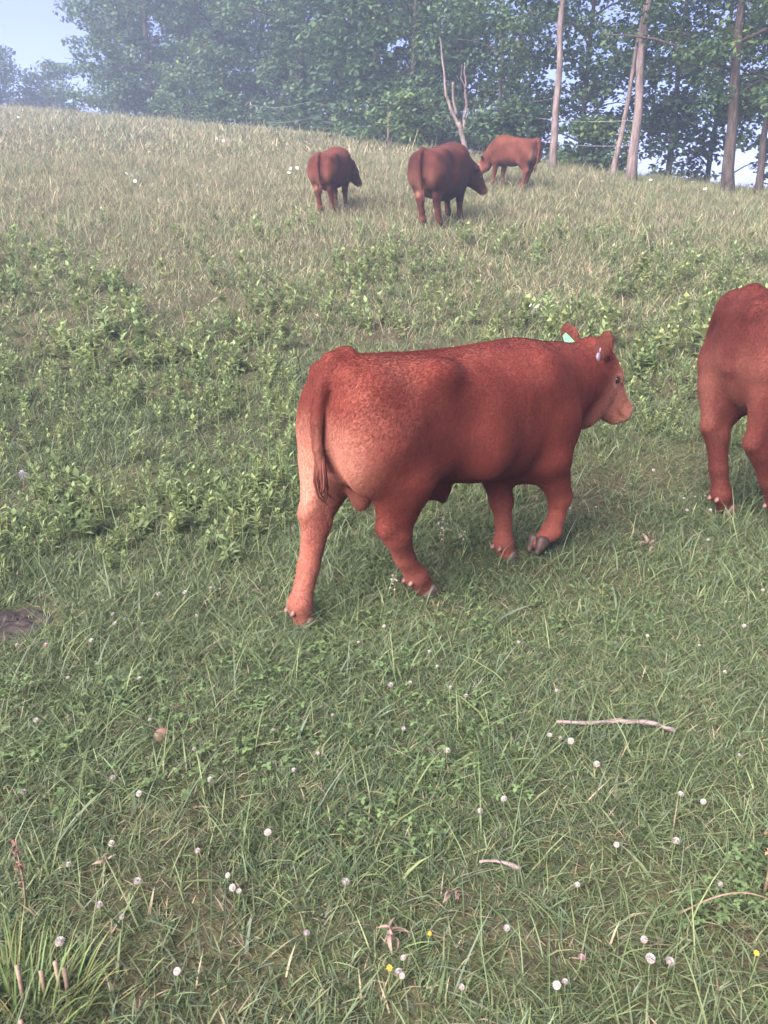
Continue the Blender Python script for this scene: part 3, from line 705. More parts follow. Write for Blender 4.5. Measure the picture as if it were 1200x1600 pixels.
right_legs = {
 'LH': [(-.48, .14, .80, .15), (-.46, .16, .62, .11), (-.60, .11, .425, .056), (-.57, .10, .26, .042), (-.53, .10, .12, .046), (-.49, .10, .05, .042)],
 'RH': [(-.46, -.14, .80, .15), (-.44, -.17, .61, .11), (-.56, -.13, .39, .056), (-.47, -.12, .24, .042), (-.38, -.11, .12, .046), (-.32, -.11, .05, .042)],
 'LF': LEGS['LF'], 'RF': LEGS['RF']}
make_cow('big deep red cow cut off by the right edge of the photo', (2.54, 4.38), 22, 1.13, M_COAT4, .0105, torso=[(-.70, 1.0, .78, .06, 2.3), (-.67, 1.07, .68, .14, 2.4), (-.62, 1.10, .60, .20, 2.5)] + TORSO[3:], legs=right_legs, belly=.09, pale=.25, dew=True, hairs=110000, hair_cols=HC4, rump=.105, follow=False,
    tail=[(-.60, 0, 1.085, .055), (-.65, .06, 1.06, .043), (-.65, .14, .98, .034), (-.60, .22, .88, .028), (-.54, .26, .80, .024), (-.50, .27, .74, .02)])
gd = ground_at(700, 352)
low_neck = [(.42, 0, .84, .26), (.64, -.03, .78, .21), (.80, -.09, .70, .155), (.88, -.13, .66, .12)]
make_cow('bulky dark chestnut cow with lowered head on the hill', (1.06, 14.35), 62, 1.13, M_COAT2, .02, belly=.17, neck=low_neck, poll=(.90, -.15, .66), hp=58, hy=-34, dark_face=.7, pale=.12, udder=True)
make_cow('reddish brown cow seen from behind, leftmost on the hill', (-.92, 15.45), 74, .93, M_COAT5, .02, neck=low_neck, poll=(.90, -.12, .66), hp=58, hy=-30, pale=.15, udder=True, ear_up=(.2, 1.2), belly=.10, dark_face=.5)
make_cow('light tan cow grazing with its head down, farthest up the hill', (2.80, 18.7), 130, .91, M_COAT3, .02, neck=[(.42, 0, .84, .25), (.64, .02, .72, .20), (.80, .05, .58, .145), (.86, .06, .48, .11)], poll=(.88, .07, .46), hp=62, hy=8, pale=.5, belly=.05)


# ------------------------------------------------------------------ grass
def blades(P, L, W, az, lean, droop, col, nseg, twist=None, seed=0):
    """P (n,3) roots; arrays per blade; returns verts, tris, quads, cols"""
    n = len(P); r = np.random.default_rng(seed)
    dirv = np.stack([np.cos(az), np.sin(az), np.zeros(n)], 1)
    wa = az + math.pi / 2 + r.normal(size=n) * .9
    wv = np.stack([np.cos(wa), np.sin(wa), r.normal(size=n) * .25], 1)
    S = np.linspace(0, 1, nseg + 1); V = []; C = []
    tip = 1.0 + .18 * r.normal(size=(n, 1))
    for i, s in enumerate(S):
        out = np.sin(lean) * s + droop * s * s * .6; upz = np.cos(lean) * s - droop * s * s * .55
        c = P + dirv * (L * out)[:, None] + np.array([0, 0, 1.])[None] * (L * np.maximum(upz, .02 * s))[:, None]
        w = W * (1 - s ** 1.6) * (.75 + .5 * s if nseg > 1 else 1)
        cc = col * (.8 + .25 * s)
        if i == nseg: V.append(c[:, None]); C.append((cc * tip)[:, None])
        else:
            V.append(np.stack([c - wv * (w * .5)[:, None], c + wv * (w * .5)[:, None]], 1)); C.append(np.repeat(cc[:, None], 2, 1))
    V = np.concatenate(V, 1); C = np.concatenate(C, 1); m_ = V.shape[1]; b0 = np.arange(n) * m_
    Q = [np.stack([b0 + 2 * i, b0 + 2 * i + 1, b0 + 2 * i + 3, b0 + 2 * i + 2], 1) for i in range(nseg - 1)]
    T = np.stack([b0 + 2 * nseg - 2, b0 + 2 * nseg - 1, b0 + 2 * nseg], 1)
    return V.reshape(-1, 3), T, (np.concatenate(Q) if Q else np.zeros((0, 4), int)), np.clip(C.reshape(-1, 3), .004, .7)
def scatter(y0, y1, dens, seed, tmax=.72, pad=.7, thin=None):
    r = np.random.default_rng(seed); w1 = tmax * y1 + pad; n = int(dens * 2 * w1 * (y1 - y0))
    x = r.uniform(-w1, w1, n); y = r.uniform(y0, y1, n); k = np.abs(x) < tmax * y + pad
    t = np.clip(x / np.maximum(y, .5), -.85, .85); k &= y < np.interp(t, _td, _Ys) + 3.5
    if thin is not None: k &= r.random(n) < thin(x, y)
    return x[k], y[k]
PAT = ground_at(28, 972)
def bare(x, y):                         # 0 on trodden bare spots, 1 in full sward
    b = np.clip((fbm(x * 1.5 + 11, y * 1.5 + 4, 41) - .30) / .12, .4, 1)
    b2 = np.clip((fbm(x * 4.1 + 3, y * 4.1, 43, 2) - .24) / .12, .5, 1)
    pt = np.clip((np.hypot((x - PAT[0]) / 1.25, y - PAT[1]) - .15) / .04, 0, 1)
    return b * b2 * pt
def sward_col(x, y, r):
    """colour of the sward: mixed greens, yellower and strawy up the hill"""
    n = len(x)
    g = np.array([.083, .121, .053]); yg = np.array([.138, .170, .074]); bl = np.array([.088, .124, .080]); tan = np.array([.28, .24, .155]); dk = np.array([.052, .082, .036])
    a = fbm(x * .9 + 7, y * .9, 51)[:, None]; q = r.random((n, 1)); f2 = fbm(x * 3 + 1, y * 3, 52, 2)[:, None]
    c = np.where(q < .42, g, np.where(q < .62, yg, np.where(q < .80, bl, dk)))
    c = c * (1 - .5 * np.clip(a * 2 - .8, 0, 1)) + yg * .5 * np.clip(a * 2 - .8, 0, 1)
    up_ = np.clip((y - 6) / 8, 0, .6)[:, None]; c = c * (1 - up_) + np.array([.165, .195, .092]) * up_
    hillf = np.clip((y - 7.5) / 8, 0, 1)[:, None] * np.clip(1.15 - x[:, None] / 14, .45, 1.1)
    f3 = fbm(x * 1.6 + 31, y * 1.6, 57)[:, None]; ptan = .15 + .14 * np.clip(f2 * 2 - .9, 0, 1) + .22 * np.clip((f3 - .54) / .1, 0, 1) + .22 * hillf
    dead = r.random((n, 1)) < ptan
    c = np.where(dead, tan * r.uniform(.6, 1.25, (n, 1)), c)
    sward_col.dead = dead[:, 0]
    return c * r.uniform(.7, 1.35, (n, 1))
def sward(name, label_, y0, y1, dens, Lr, Wr, nseg, lean_r, seed, tall=.06):
    x, y = scatter(y0, y1, dens, seed, thin=bare); r = np.random.default_rng(seed + 1); n = len(x)
    P = np.stack([x, y, hgt(x, y) - .004], 1)
    L = r.uniform(*Lr, n) * (.6 + .8 * fbm(x * 2 + 5, y * 2, 61)); t_ = r.random(n) < tall; L[t_] *= r.uniform(1.6, 2.6, t_.sum())
    W = r.uniform(*Wr, n); W *= np.where(r.random(n) < .07, 2.1, 1.0); az = r.uniform(0, 2 * math.pi, n) + 2.5 * fbm(x * 1.2, y * 1.2, 63)
    lean = r.uniform(*lean_r, n); lean[t_] *= .55; droop = r.uniform(.1, .7, n)
    cl_ = sward_col(x, y, r); dd_ = sward_col.dead & (y < 8); L[dd_] *= r.uniform(.3, .7, dd_.sum()); lean[dd_] = np.maximum(lean[dd_], .9); cl_[dd_] *= .75
    V, T, Q, C = blades(P, L, W, az, lean, droop, cl_, nseg, seed=seed + 2)
    o = mesh(name, V, [Q, T], M_GRASS, None, C, smooth=True, kind='stuff'); o['label'] = label_; o['category'] = 'grass'
    return o
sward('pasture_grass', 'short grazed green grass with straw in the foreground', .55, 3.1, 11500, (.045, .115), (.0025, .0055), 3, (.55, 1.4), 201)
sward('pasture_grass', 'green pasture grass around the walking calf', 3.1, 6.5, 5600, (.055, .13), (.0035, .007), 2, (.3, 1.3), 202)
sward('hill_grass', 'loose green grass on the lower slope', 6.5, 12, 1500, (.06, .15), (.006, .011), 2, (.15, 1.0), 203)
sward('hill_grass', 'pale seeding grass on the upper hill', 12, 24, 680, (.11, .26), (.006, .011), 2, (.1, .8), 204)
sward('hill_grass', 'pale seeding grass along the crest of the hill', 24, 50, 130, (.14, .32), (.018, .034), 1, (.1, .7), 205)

# ------------------------------------------------------------------ broad leaved weeds
def leaf_shape(Lf, Wf, curl=.25, fold=.18, n=4):
    S = np.linspace(0, 1, n + 1); V = []; F = []
    for s in S:
        w = Wf * .5 * math.sin(math.pi * min(.985, .08 + s * .92)) ** .8; z = curl * Lf * (s - 1.4 * s * s)
        V += [(s * Lf, -w, z + fold * w), (s * Lf, 0, z), (s * Lf, w, z + fold * w)]
    for i in range(n):
        b0 = 3 * i; F += [(b0, b0 + 3, b0 + 4, b0 + 1), (b0 + 1, b0 + 4, b0 + 5, b0 + 2)]
    return np.array(V), np.array(F)
LEAFV, LEAFQ = leaf_shape(1, .34, .3, .22, 2)
def place_leaves(pos, az, elev, size, col, width=1.0):
    n = len(pos); ca, sa = np.cos(az), np.sin(az); ce, se = np.cos(elev), np.sin(elev)
    X = np.stack([ca * ce, sa * ce, se], 1); Yv = np.stack([-sa, ca, np.zeros(n)], 1); Zv = np.cross(X, Yv)
    V = pos[:, None] + (X[:, None] * LEAFV[None, :, :1] + Yv[:, None] * LEAFV[None, :, 1:2] * (width if np.isscalar(width) else width[:, None, None]) + Zv[:, None] * LEAFV[None, :, 2:]) * size[:, None, None]
    m_ = len(LEAFV); Q = (LEAFQ[None] + (np.arange(n) * m_)[:, None, None]).reshape(-1, 4)
    return V.reshape(-1, 3), Q, np.repeat(col, m_, 0)
WG = np.array([[.155, .200, .082], [.128, .176, .075], [.178, .212, .088], [.115, .156, .070]])
def weed_layout(h, r, nl=None):
    """node heights, azimuths, elevations, sizes for the leaves of one plant"""
    nl = nl or int(10 + h * 34); s = np.sort(r.uniform(.08, 1, nl)); az = np.cumsum(r.uniform(1.6, 2.8, nl))
    el = r.uniform(-.1, .5, nl) + s * .75; sz = (.042 + .04 * (1 - s)) * r.uniform(.7, 1.3, nl) * (h / .3) ** .5
    return s, az, el, sz
def weed_density(x, y):
    a = fbm(x * .55 + 2, y * .55 + 9, 71); b_ = fbm(x * 1.8, y * 1.8 + 3, 72, 2)
    d = np.clip((a * .65 + b_ * .35 - .41) / .16, 0, 1)
    band = np.clip((y - 3.7 - .35 * np.clip(x + .8, 0, 3)) / .8, 0, 1) * np.clip((14.5 - y) / 4, 0, 1)
    left = np.clip((-.45 - x) / .6, 0, 1) * np.clip((y - 3.25) / .5, 0, 1) * np.clip((7 - y) / 2, 0, 1)
    return np.clip(d * band + left * .75 * np.clip(d + .35, 0, 1), 0, 1)
def gn_scatter(name, label_, cat, protos, P, rz, sc, idx):
    """points carry instances of the prototype meshes"""
    pc = bpy.data.collections.new(name + '_kinds')
    for q_ in protos:
        COL.objects.unlink(q_); pc.objects.link(q_)
    n = len(P); me = bpy.data.meshes.new(name); me.vertices.add(n); me.vertices.foreach_set('co', np.asarray(P, np.float32).ravel())
    a_ = me.attributes.new('rot', 'FLOAT_VECTOR', 'POINT'); a_.data.foreach_set('vector', np.asarray(rz, np.float32).ravel())
    a_ = me.attributes.new('size', 'FLOAT', 'POINT'); a_.data.foreach_set('value', np.asarray(sc, np.float32))
    a_ = me.attributes.new('pick', 'INT', 'POINT'); a_.data.foreach_set('value', np.asarray(idx, np.int32))
    o = bpy.data.objects.new(name, me); COL.objects.link(o); o['kind'] = 'stuff'; o['label'] = label_; o['category'] = cat
    g = bpy.data.node_groups.new(name, 'GeometryNodeTree')
    g.interface.new_socket('Geometry', in_out='INPUT', socket_type='NodeSocketGeometry'); g.interface.new_socket('Geometry', in_out='OUTPUT', socket_type='NodeSocketGeometry')
    N = g.nodes; Lk = g.links; gi = N.new('NodeGroupInput'); go = N.new('NodeGroupOutput')
    ip = N.new('GeometryNodeInstanceOnPoints'); ci = N.new('GeometryNodeCollectionInfo'); ci.inputs[0].default_value = pc
    ci.inputs['Separate Children'].default_value = True; ci.inputs['Reset Children'].default_value = True
    def att(nm, ty):
        k_ = N.new('GeometryNodeInputNamedAttribute'); k_.data_type = ty; k_.inputs[0].default_value = nm
        return [x_ for x_ in k_.outputs if x_.enabled][0]
    Lk.new(gi.outputs[0], ip.inputs['Points']); Lk.new(ci.outputs[0], ip.inputs['Instance']); ip.inputs['Pick Instance'].default_value = True
    Lk.new(att('pick', 'INT'), ip.inputs['Instance Index']); Lk.new(att('rot', 'FLOAT_VECTOR'), ip.inputs['Rotation']); Lk.new(att('size', 'FLOAT'), ip.inputs['Scale'])
    Lk.new(ip.outputs[0], go.inputs[0]); md = o.modifiers.new('scatter', 'NODES'); md.node_group = g
    return o
def weed_mesh(h, seed, lmul=1.0):
    r = np.random.default_rng(seed); s, az, el, sz = weed_layout(h, r); lx, ly = r.normal(size=2) * .2
    pos = np.stack([lx * s * s * h, ly * s * s * h, s * h], 1); base = WG[seed % 4] * r.uniform(.85, 1.2)
    V, Q, C = place_leaves(pos, az, el, sz * lmul, base * r.uniform(.8, 1.25, (len(s), 1)) * (.85 + .3 * s[:, None]), (.7, 1.0, 1.5, 2.0, 1.2)[seed % 5])
    t = np.linspace(0, 1, 4); v, q, tt = tube(np.stack([lx * t * t * h, ly * t * t * h, t * h - .02 * (t == 0)], 1), np.linspace(.0045, .0015, 4), 4)
    return mesh('weed_kind', np.concatenate([V, v]), [np.concatenate([Q, q + len(V)]), tt + len(V)], M_WEED, None, np.concatenate([C, np.tile(base * .9, (len(v), 1))]))
def weeds(name, label_, y0, y1, dens, hr, seed, lmul=1.0, npro=10):
    x, y = scatter(y0, y1, dens, seed, thin=weed_density); r = np.random.default_rng(seed + 1); n = len(x)
    pr = [weed_mesh(hr[0] + (hr[1] - hr[0]) * i / (npro - 1), seed + 3 + i, lmul) for i in range(npro)]
    rot = np.stack([r.normal(size=n) * .14, r.normal(size=n) * .14, r.uniform(0, 6.28, n)], 1)
    return gn_scatter(name, label_, 'weeds', pr, np.stack([x, y, hgt(x, y)], 1), rot, r.uniform(.7, 1.25, n), r.integers(0, npro, n))
weeds('weed_cover', 'leafy green weeds on the near slope behind the calf', 3.2, 7.0, 150, (.04, .21), 301, 1.0, 14)
weeds('weed_cover', 'leafy green weeds in the band across the hill', 7.0, 14.5, 48, (.08, .28), 302, 1.4, 14)
# fine turf in the foreground: small tufts of short blades
def turf():
    pr = []
    for k in range(10):
        r = np.random.default_rng(700 + k); n = 46; a_ = r.uniform(0, 6.28, n); d = .075 * np.sqrt(r.random(n))
        P = np.stack([d * np.cos(a_), d * np.sin(a_), np.full(n, -.006)], 1)
        q = r.random((n, 1)); c_ = np.where(q < .45, (.083, .121, .053), np.where(q < .64, (.13, .158, .074), np.where(q < .79, (.08, .116, .074), np.where(q < .90, (.052, .082, .036), (.24, .195, .13))))) * r.uniform(.7, 1.35, (n, 1))
        V, T, Q, C = blades(P, r.uniform(.022, .06, n), r.uniform(.0022, .0048, n), r.uniform(0, 6.28, n), r.uniform(.3, 1.45, n), r.uniform(.1, .6, n), c_, 2, seed=k)
        pr.append(mesh('turf_kind', V, [Q, T], M_GRASS, None, C))
    x, y = scatter(.55, 4.2, 720, 711, thin=lambda x, y: np.clip(bare(x, y) + .1, 0, 1)); r = np.random.default_rng(712); n = len(x)
    gn_scatter('turf', 'fine short turf between the longer blades', 'grass', pr, np.stack([x, y, hgt(x, y)], 1), np.stack([np.zeros(n), np.zeros(n), r.uniform(0, 6.28, n)], 1), r.uniform(.75, 1.35, n), r.integers(0, 10, n))
    x, y = scatter(4.2, 8.5, 130, 713, thin=bare); n = len(x)
    return x, y
turf()
def clover_cover():
    pr = []
    for k in range(8):
        r = np.random.default_rng(730 + k); n = 7; a_ = r.uniform(0, 6.28, n); d = .06 * np.sqrt(r.random(n)); z = r.uniform(.018, .05, n); az0 = r.uniform(0, 6.28, n)
        col = np.array([.095, .145, .06]) * r.uniform(.7, 1.4, (n, 1)); Vs = []; Qs = []; Cs = []; o = 0; sz = r.uniform(.008, .016, n)
        for j_ in range(3):
            V, Q, C = place_leaves(np.stack([d * np.cos(a_), d * np.sin(a_), z], 1), az0 + j_ * 2.09, r.uniform(-.3, .5, n), sz, col, 2.2); Vs.append(V); Qs.append(Q + o); Cs.append(C); o += len(V)
        pr.append(mesh('clover_kind', np.concatenate(Vs), [np.concatenate(Qs)], M_WEED, None, np.concatenate(Cs)))
    x, y = scatter(.7, 5.0, 90, 311, thin=lambda x, y: np.clip((fbm(x * 1.3, y * 1.3, 75) - .40) / .14, 0, 1) * bare(x, y)); r = np.random.default_rng(312); n = len(x)
    gn_scatter('clover_leaves', 'small clover leaves among the short foreground grass', 'clover', pr, np.stack([x, y, hgt(x, y)], 1), np.stack([np.zeros(n), np.zeros(n), r.uniform(0, 6.28, n)], 1), r.uniform(.8, 1.3, n), r.integers(0, 8, n))
clover_cover()

# tall weeds one can tell apart: stem and leaves
_r = np.random.default_rng(900)
LEAFM = []
for k in range(6):
    V, Q = leaf_shape(1, .30 + .05 * (k % 3), .3, .25, 3)
    o = mesh('leaf', V, [Q], M_WEED, None, np.tile(WG[k % 4] * (1.0 + .12 * (k % 3)), (len(V), 1))); LEAFM.append(o.data); bpy.data.objects.remove(o)
STEMM = []
for k in range(3):
    t = np.linspace(0, 1, 5); v, q = join([tube(np.stack([.03 * np.sin(t * 3 + k), .03 * t * t, t], 1) * np.array([1, 1, 1]), np.linspace(.018, .006, 5), 5)])
    o = mesh('stem', v, q, M_WEED, None, np.tile(WG[k % 4] * .8, (len(v), 1))); STEMM.append(o.data); bpy.data.objects.remove(o)
def tall_weed(u, v, h, label, group, lm=1.0):
    p = ground_at(u, v)
    if p is None: return
    root = thing('weed_plant', label, 'weed', tuple(p), _r.uniform(0, 6.28), group); km = int(_r.integers(6))
    inst('stem', STEMM[km % 3], root, (0, 0, -.01), (0, 0, 0), (h, h, h))
    s, az, el, sz = weed_layout(h, _r, int(9 + h * 16))
    for s_, a_, e_, z_ in zip(s, az, el, sz):
        inst('leaf', LEAFM[(km + int(_r.integers(2))) % 6], root, (.03 * math.sin(s_ * 3 + km % 3) * h, .03 * s_ * s_ * h, s_ * h), (0, -e_, a_), z_ * lm)
NEARW = 'tall weeds on the slope left of the calf'; MIDW = 'tall weeds in the green band across the hill'; RW = 'tall weeds between the calf and the right cow'
_c = {}
for u, v, h in sorted([(70, 640, .28), (105, 655, .25), (150, 600, .30), (195, 640, .26), (240, 600, .30), (285, 655, .34), (330, 640, .28), (300, 560, .3), (95, 545, .3), (45, 700, .28), (95, 720, .26), (140, 700, .3), (60, 770, .24),
                (345, 700, .34), (385, 720, .30), (420, 690, .36), (440, 760, .34), (455, 700, .34), (400, 780, .28), (420, 640, .34), (460, 640, .34), (350, 800, .26), (310, 830, .24), (270, 790, .24), (25, 860, .2), (80, 850, .22), (360, 590, .3), (405, 575, .28), (20, 600, .28), (215, 720, .24)]):
    _k = 'at the calf rump' if u > 340 else 'on the left slope' if v > 650 else 'higher on the left slope'; _c[_k] = _c.get(_k, -1) + 1
    tall_weed(u, v, h, 'leafy green weed %s, %s from left' % (_k, ORD[_c[_k]]), NEARW)
for u, v, h in sorted([(30, 420, .4), (75, 440, .4), (130, 430, .42), (200, 425, .42), (250, 440, .42), (290, 430, .36), (420, 400, .38), (450, 395, .36), (560, 430, .40), (590, 440, .40), (640, 445, .36), (680, 415, .36), (720, 470, .36), (835, 400, .32), (845, 415, .34), (905, 330, .34), (925, 332, .3), (60, 360, .3), (170, 390, .38), (345, 380, .3)]):
    _k = 'left of the hill cows' if u < 470 else 'below the hill cows'; _c[_k] = _c.get(_k, -1) + 1
    tall_weed(u, v, h, 'leafy weed in the green band %s, %s from left' % (_k, ORD[_c[_k]]), MIDW)
for u, v, h in sorted([(990, 520, .30), (1010, 540, .3), (1045, 560, .32), (1065, 600, .26), (1030, 610, .24), (950, 480, .26), (1000, 470, .3), (1075, 500, .26), (1050, 640, .2)]):
    _c['r'] = _c.get('r', -1) + 1
    tall_weed(u, v, h, 'leafy weed between calf head and right cow, %s from left' % ORD[_c['r']], RW)

# ------------------------------------------------------------------ flowers
def petal_head(r0, n, seed, cols, zf=.85, pr=.42):
    """a round head of small upward florets"""
    r = np.random.default_rng(seed); V = []; T = []; C = []
    for i in range(n):
        z = 1 - 1.75 * (i + .5) / n; a_ = i * 2.39996; q = math.sqrt(max(0, 1 - z * z)); d = np.array([q * math.cos(a_), q * math.sin(a_), z * zf])
        d2 = d + np.array([0, 0, .35]); d2 /= np.linalg.norm(d2); t = np.cross(d2, [0, 0, 1.]) if abs(d2[2]) < .95 else np.array([1., 0, 0]); t /= np.linalg.norm(t)
        w = r0 * pr * r.uniform(.8, 1.2); b0 = len(V); p = d * r0 * .62
        V += [p - t * w * .4, p + t * w * .4, p + d2 * r0 * .55 + t * w * .5, p + d2 * r0 * .62 - t * w * .5 + np.array([0, 0, w * .2])]
        T += [(b0, b0 + 1, b0 + 2), (b0, b0 + 2, b0 + 3)]; c_ = cols[0] * (1 - max(0, -z)) + cols[1] * max(0, -z); C += [c_ * r.uniform(.85, 1.1)] * 4
    return np.array(V), np.array(T), np.array(C)
M_PETAL = leafy_mat('petal', .25, .7, .1)
def flower_meshes(nm, r0, n, cols, k):
    out = []
    for i in range(k):
        V, T, C = petal_head(r0, n, 40 + i, cols); v, q = join([(_v * r0 * .55, _q, np.zeros((0, 3), int))])
        o = mesh(nm, np.concatenate([V, v]), [T, q[0] + len(V)], M_PETAL, None, np.concatenate([C, np.tile(cols[0] * .72 + cols[1] * .1, (len(v), 1))]), smooth=False); out.append(o.data); bpy.data.objects.remove(o)
    return out
W_ = np.array([.42, .385, .37]); WB = np.array([.34, .26, .21])
CLV = flower_meshes('flower_head', .0092, 46, (W_, WB), 4); PNK = flower_meshes('flower_head', .0095, 46, (np.array([.40, .27, .29]), np.array([.30, .21, .20])), 2); YEL = flower_meshes('flower_head', .006, 24, (np.array([.65, .45, .06]), np.array([.5, .36, .08])), 1)
v, q = join([tube(np.array([[0, 0, 0], [.03, 0, .5], [0, .02, 1.]]), [.02, .018, .016], 5)])
o = mesh('stem', v, q, M_WEED, None, np.tile(np.array([.11, .16, .06]), (len(v), 1))); FST = o.data; bpy.data.objects.remove(o)
def flower(name, me, u, v, label, cat, group, hgt_=.06, sc=1.0):
    p = ground_at(u, v + 12 * hgt_ / .06)
    if p is None: return
    p[2] = float(hgt(p[0], p[1])); root = thing(name, label, cat, tuple(p), _r.uniform(0, 6.28), group)
    inst('stem', FST, root, (0, 0, -.005), (0, 0, 0), (.09, .09, hgt_ + .003)); inst('flower_head', me, root, (0, .002 * 0, hgt_), (_r.normal() * .3, _r.normal() * .3, 0), tuple(sc * _r.uniform(.55, 1.0) * np.array([1, 1, _r.uniform(.65, 1.0)])))
CL = [(250, 940), (163, 950), (178, 970), (197, 975), (182, 985), (224, 982), (308, 968), (330, 928), (268, 880), (108, 1065), (220, 1070), (428, 1152), (305, 1180), (178, 1228), (498, 1196), (460, 1218), (220, 1258), (177, 1333), (110, 1365), (312, 1357),
      (358, 1387), (366, 1411), (376, 1420), (218, 1400), (160, 1442), (195, 1462), (280, 1540), (670, 1028), (683, 1053), (727, 1102), (703, 1086), (630, 1150), (698, 1190), (610, 1078), (640, 1075), (868, 1095), (857, 1163), (873, 1165), (890, 1172), (786, 1272),
      (748, 1290), (1060, 1260), (1095, 1272), (1053, 1330), (1003, 1490), (1042, 1524), (1012, 1520), (867, 1565), (880, 1556), (630, 1510), (622, 1532), (628, 1538), (1190, 925), (960, 1010), (600, 985), (1130, 1060), (345, 930), (290, 935), (145, 1010), (235, 1130), (520, 1130), (560, 1010), (750, 1035), (810, 1010), (1010, 1000), (1090, 1020), (1160, 985), (420, 1320), (540, 1400), (480, 1480), (720, 1560), (790, 1470), (900, 1400), (960, 1340), (1120, 1400), (1150, 1200), (930, 1210), (330, 1240), (60, 1140), (40, 1250), (100, 1500)]
LAND = [(190, 970, 'right of the cow pat'), (190, 1180, 'around the round puffball'), (280, 1390, 'above the corner tussock of stubs'), (460, 1180, 'between puffball and long stick'), (670, 1080, 'below the calf hind legs'), (870, 1140, 'by the long stick'), (770, 1290, 'above the short flat stick'), (1070, 1290, 'below the long stick at right'), (960, 1530, 'in the bottom right grass'), (625, 1525, 'below the curled dead plant'), (1130, 980, 'below the right cow feet')]
_cl = {}
for u, v in CL: _cl.setdefault(min(range(len(LAND)), key=lambda k: math.hypot(u - LAND[k][0], v - LAND[k][1])), []).append((u, v))
for k, ps in _cl.items():
    for i, (u, v) in enumerate(sorted(ps)):
        flower('clover_flower', CLV[i % 4], u, v, 'white clover flower ' + LAND[k][2] + (', %s from left' % ORD[i] if len(ps) > 1 else ''), 'flower', 'white clover flowers in the foreground grass', _r.uniform(.035, .06))
for i, (u, v) in enumerate(sorted([(1067, 780), (1085, 775), (1100, 775), (1072, 800), (1095, 790), (1108, 800), (890, 800), (905, 795), (955, 745), (1060, 740), (1090, 755), (930, 800), (1105, 845), (1020, 735)])):
    flower('clover_flower', CLV[i % 4], u, v, 'white clover flower between calf and right cow, %s from left' % ORD[i], 'flower', 'white clover flowers between calf and cow', _r.uniform(.04, .06), 1.0)
for u, v, _k in [(75, 1020, 'just below the cow pat, right one'), (30, 1018, 'just below the cow pat, left one'), (905, 1520, 'in the bottom right grass')]: flower('clover_flower', PNK[0], u, v, 'pinkish clover flower ' + _k, 'flower', 'pinkish clover flowers', .06)
for u, v, _k in [(670, 1477, 'right of the curled dead plant'), (608, 1533, 'below the curled dead plant'), (1175, 1515, 'at the bottom right')]: flower('buttercup', YEL[0], u, v, 'small yellow flower ' + _k, 'flower', 'small yellow flowers', .06)
# daisies on the hill
def daisy_mesh():
    V = []; T = []; C = []
    for k in range(14):
        a_ = k * 2 * math.pi / 14; d = np.array([math.cos(a_), math.sin(a_), .05]); t = np.array([-math.sin(a_), math.cos(a_), 0]); b0 = len(V)
        V += [d * .006, d * .02 + t * .0045, d * .027, d * .02 - t * .0045]; T += [(b0, b0 + 1, b0 + 2), (b0, b0 + 2, b0 + 3)]; C += [np.array([.62, .61, .63])] * 4
    v = _v * np.array([.008, .008, .005]) + np.array([0, 0, .002])
    o = mesh('flower_head', np.concatenate([np.array(V), v]), [np.array(T), _q + len(V)], M_PETAL, None, np.concatenate([C, np.tile(np.array([.5, .36, .05]), (len(v), 1))]), smooth=False)
    me = o.data; bpy.data.objects.remove(o); return me
DSY = daisy_mesh()
def daisy(u, v, label, group, h=.3, sc=1.45):
    p = ground_at(u, v)
    if p is None: return
    root = thing('daisy', label, 'flower', tuple(p), _r.uniform(0, 6.28), group)
    inst('stem', FST, root, (0, 0, 0), (0, 0, 0), (.25, .25, h)); inst('flower_head', DSY, root, (0, 0, h), (.75 + _r.normal() * .3, _r.normal() * .3, 0), sc)
for _i, (u, v) in enumerate(sorted([(200, 297), (208, 300), (213, 306), (216, 296), (240, 312), (310, 314), (318, 317), (330, 292), (345, 286), (355, 287), (455, 288), (465, 287), (452, 293), (160, 252)])):
    daisy(u, v, 'white daisy in the pale grass left of the hill cows, %s from left' % ORD[_i], 'white daisies on the left hill')
for _i, (u, v) in enumerate(sorted([(22, 205), (35, 208), (30, 196), (340, 234), (350, 238), (345, 232)])): daisy(u, v, 'white daisy near the crest of the hill, %s from left' % ORD[_i], 'white daisies near the crest', .3, 1.9)
for _i, (u, v) in enumerate(sorted([(825, 505), (838, 507), (831, 520)])): daisy(u, v, 'white daisy on the slope just above the calf neck, %s from left' % ORD[_i], 'daisies above the calf neck', .2, 1.25)
for _i, (u, v) in enumerate(sorted([(752, 330), (690, 325), (1080, 303), (1100, 313), (990, 340), (1015, 300), (940, 300), (1190, 345)])): daisy(u, v, 'white flower in the grass on the right of the hill, %s from left' % ORD[_i], 'white flowers on the right hill', .25, 1.4)

# ------------------------------------------------------------------ sticks, dung, dry stalks
M_STICK = noisy_mat('weathered_stick', [(.3, (.07, .055, .05)), (.5, (.15, .12, .112)), (.75, (.22, .18, .17))], 55, .9, .006, stretch=(.4, 2, 2))
M_STRAW = noisy_mat('dry_stalk', [(.3, (.10, .075, .05)), (.7, (.21, .16, .11))], 40, .85, .002)
def stick(name, label, cat, pix, r0, r1, mat, lift=.025, n=14, wob=.004, seed=1):
    pts = np.array([ground_at(u, v) for u, v in pix]); t = np.linspace(0, 1, len(pts)); tt = np.linspace(0, 1, n); r = np.random.default_rng(seed)
    p = np.stack([np.interp(tt, t, pts[:, i]) for i in range(3)], 1); p[:, 2] = np.maximum(p[:, 2], hgt(p[:, 0], p[:, 1])) + lift; p += r.normal(size=p.shape) * wob
    v, q = join([tube(p - p[0], np.linspace(r0, r1, n) * r.uniform(.72, 1.22, n), 9)])
    return tag(mesh(name, v, q, mat, None, loc=tuple(p[0])), label, cat)
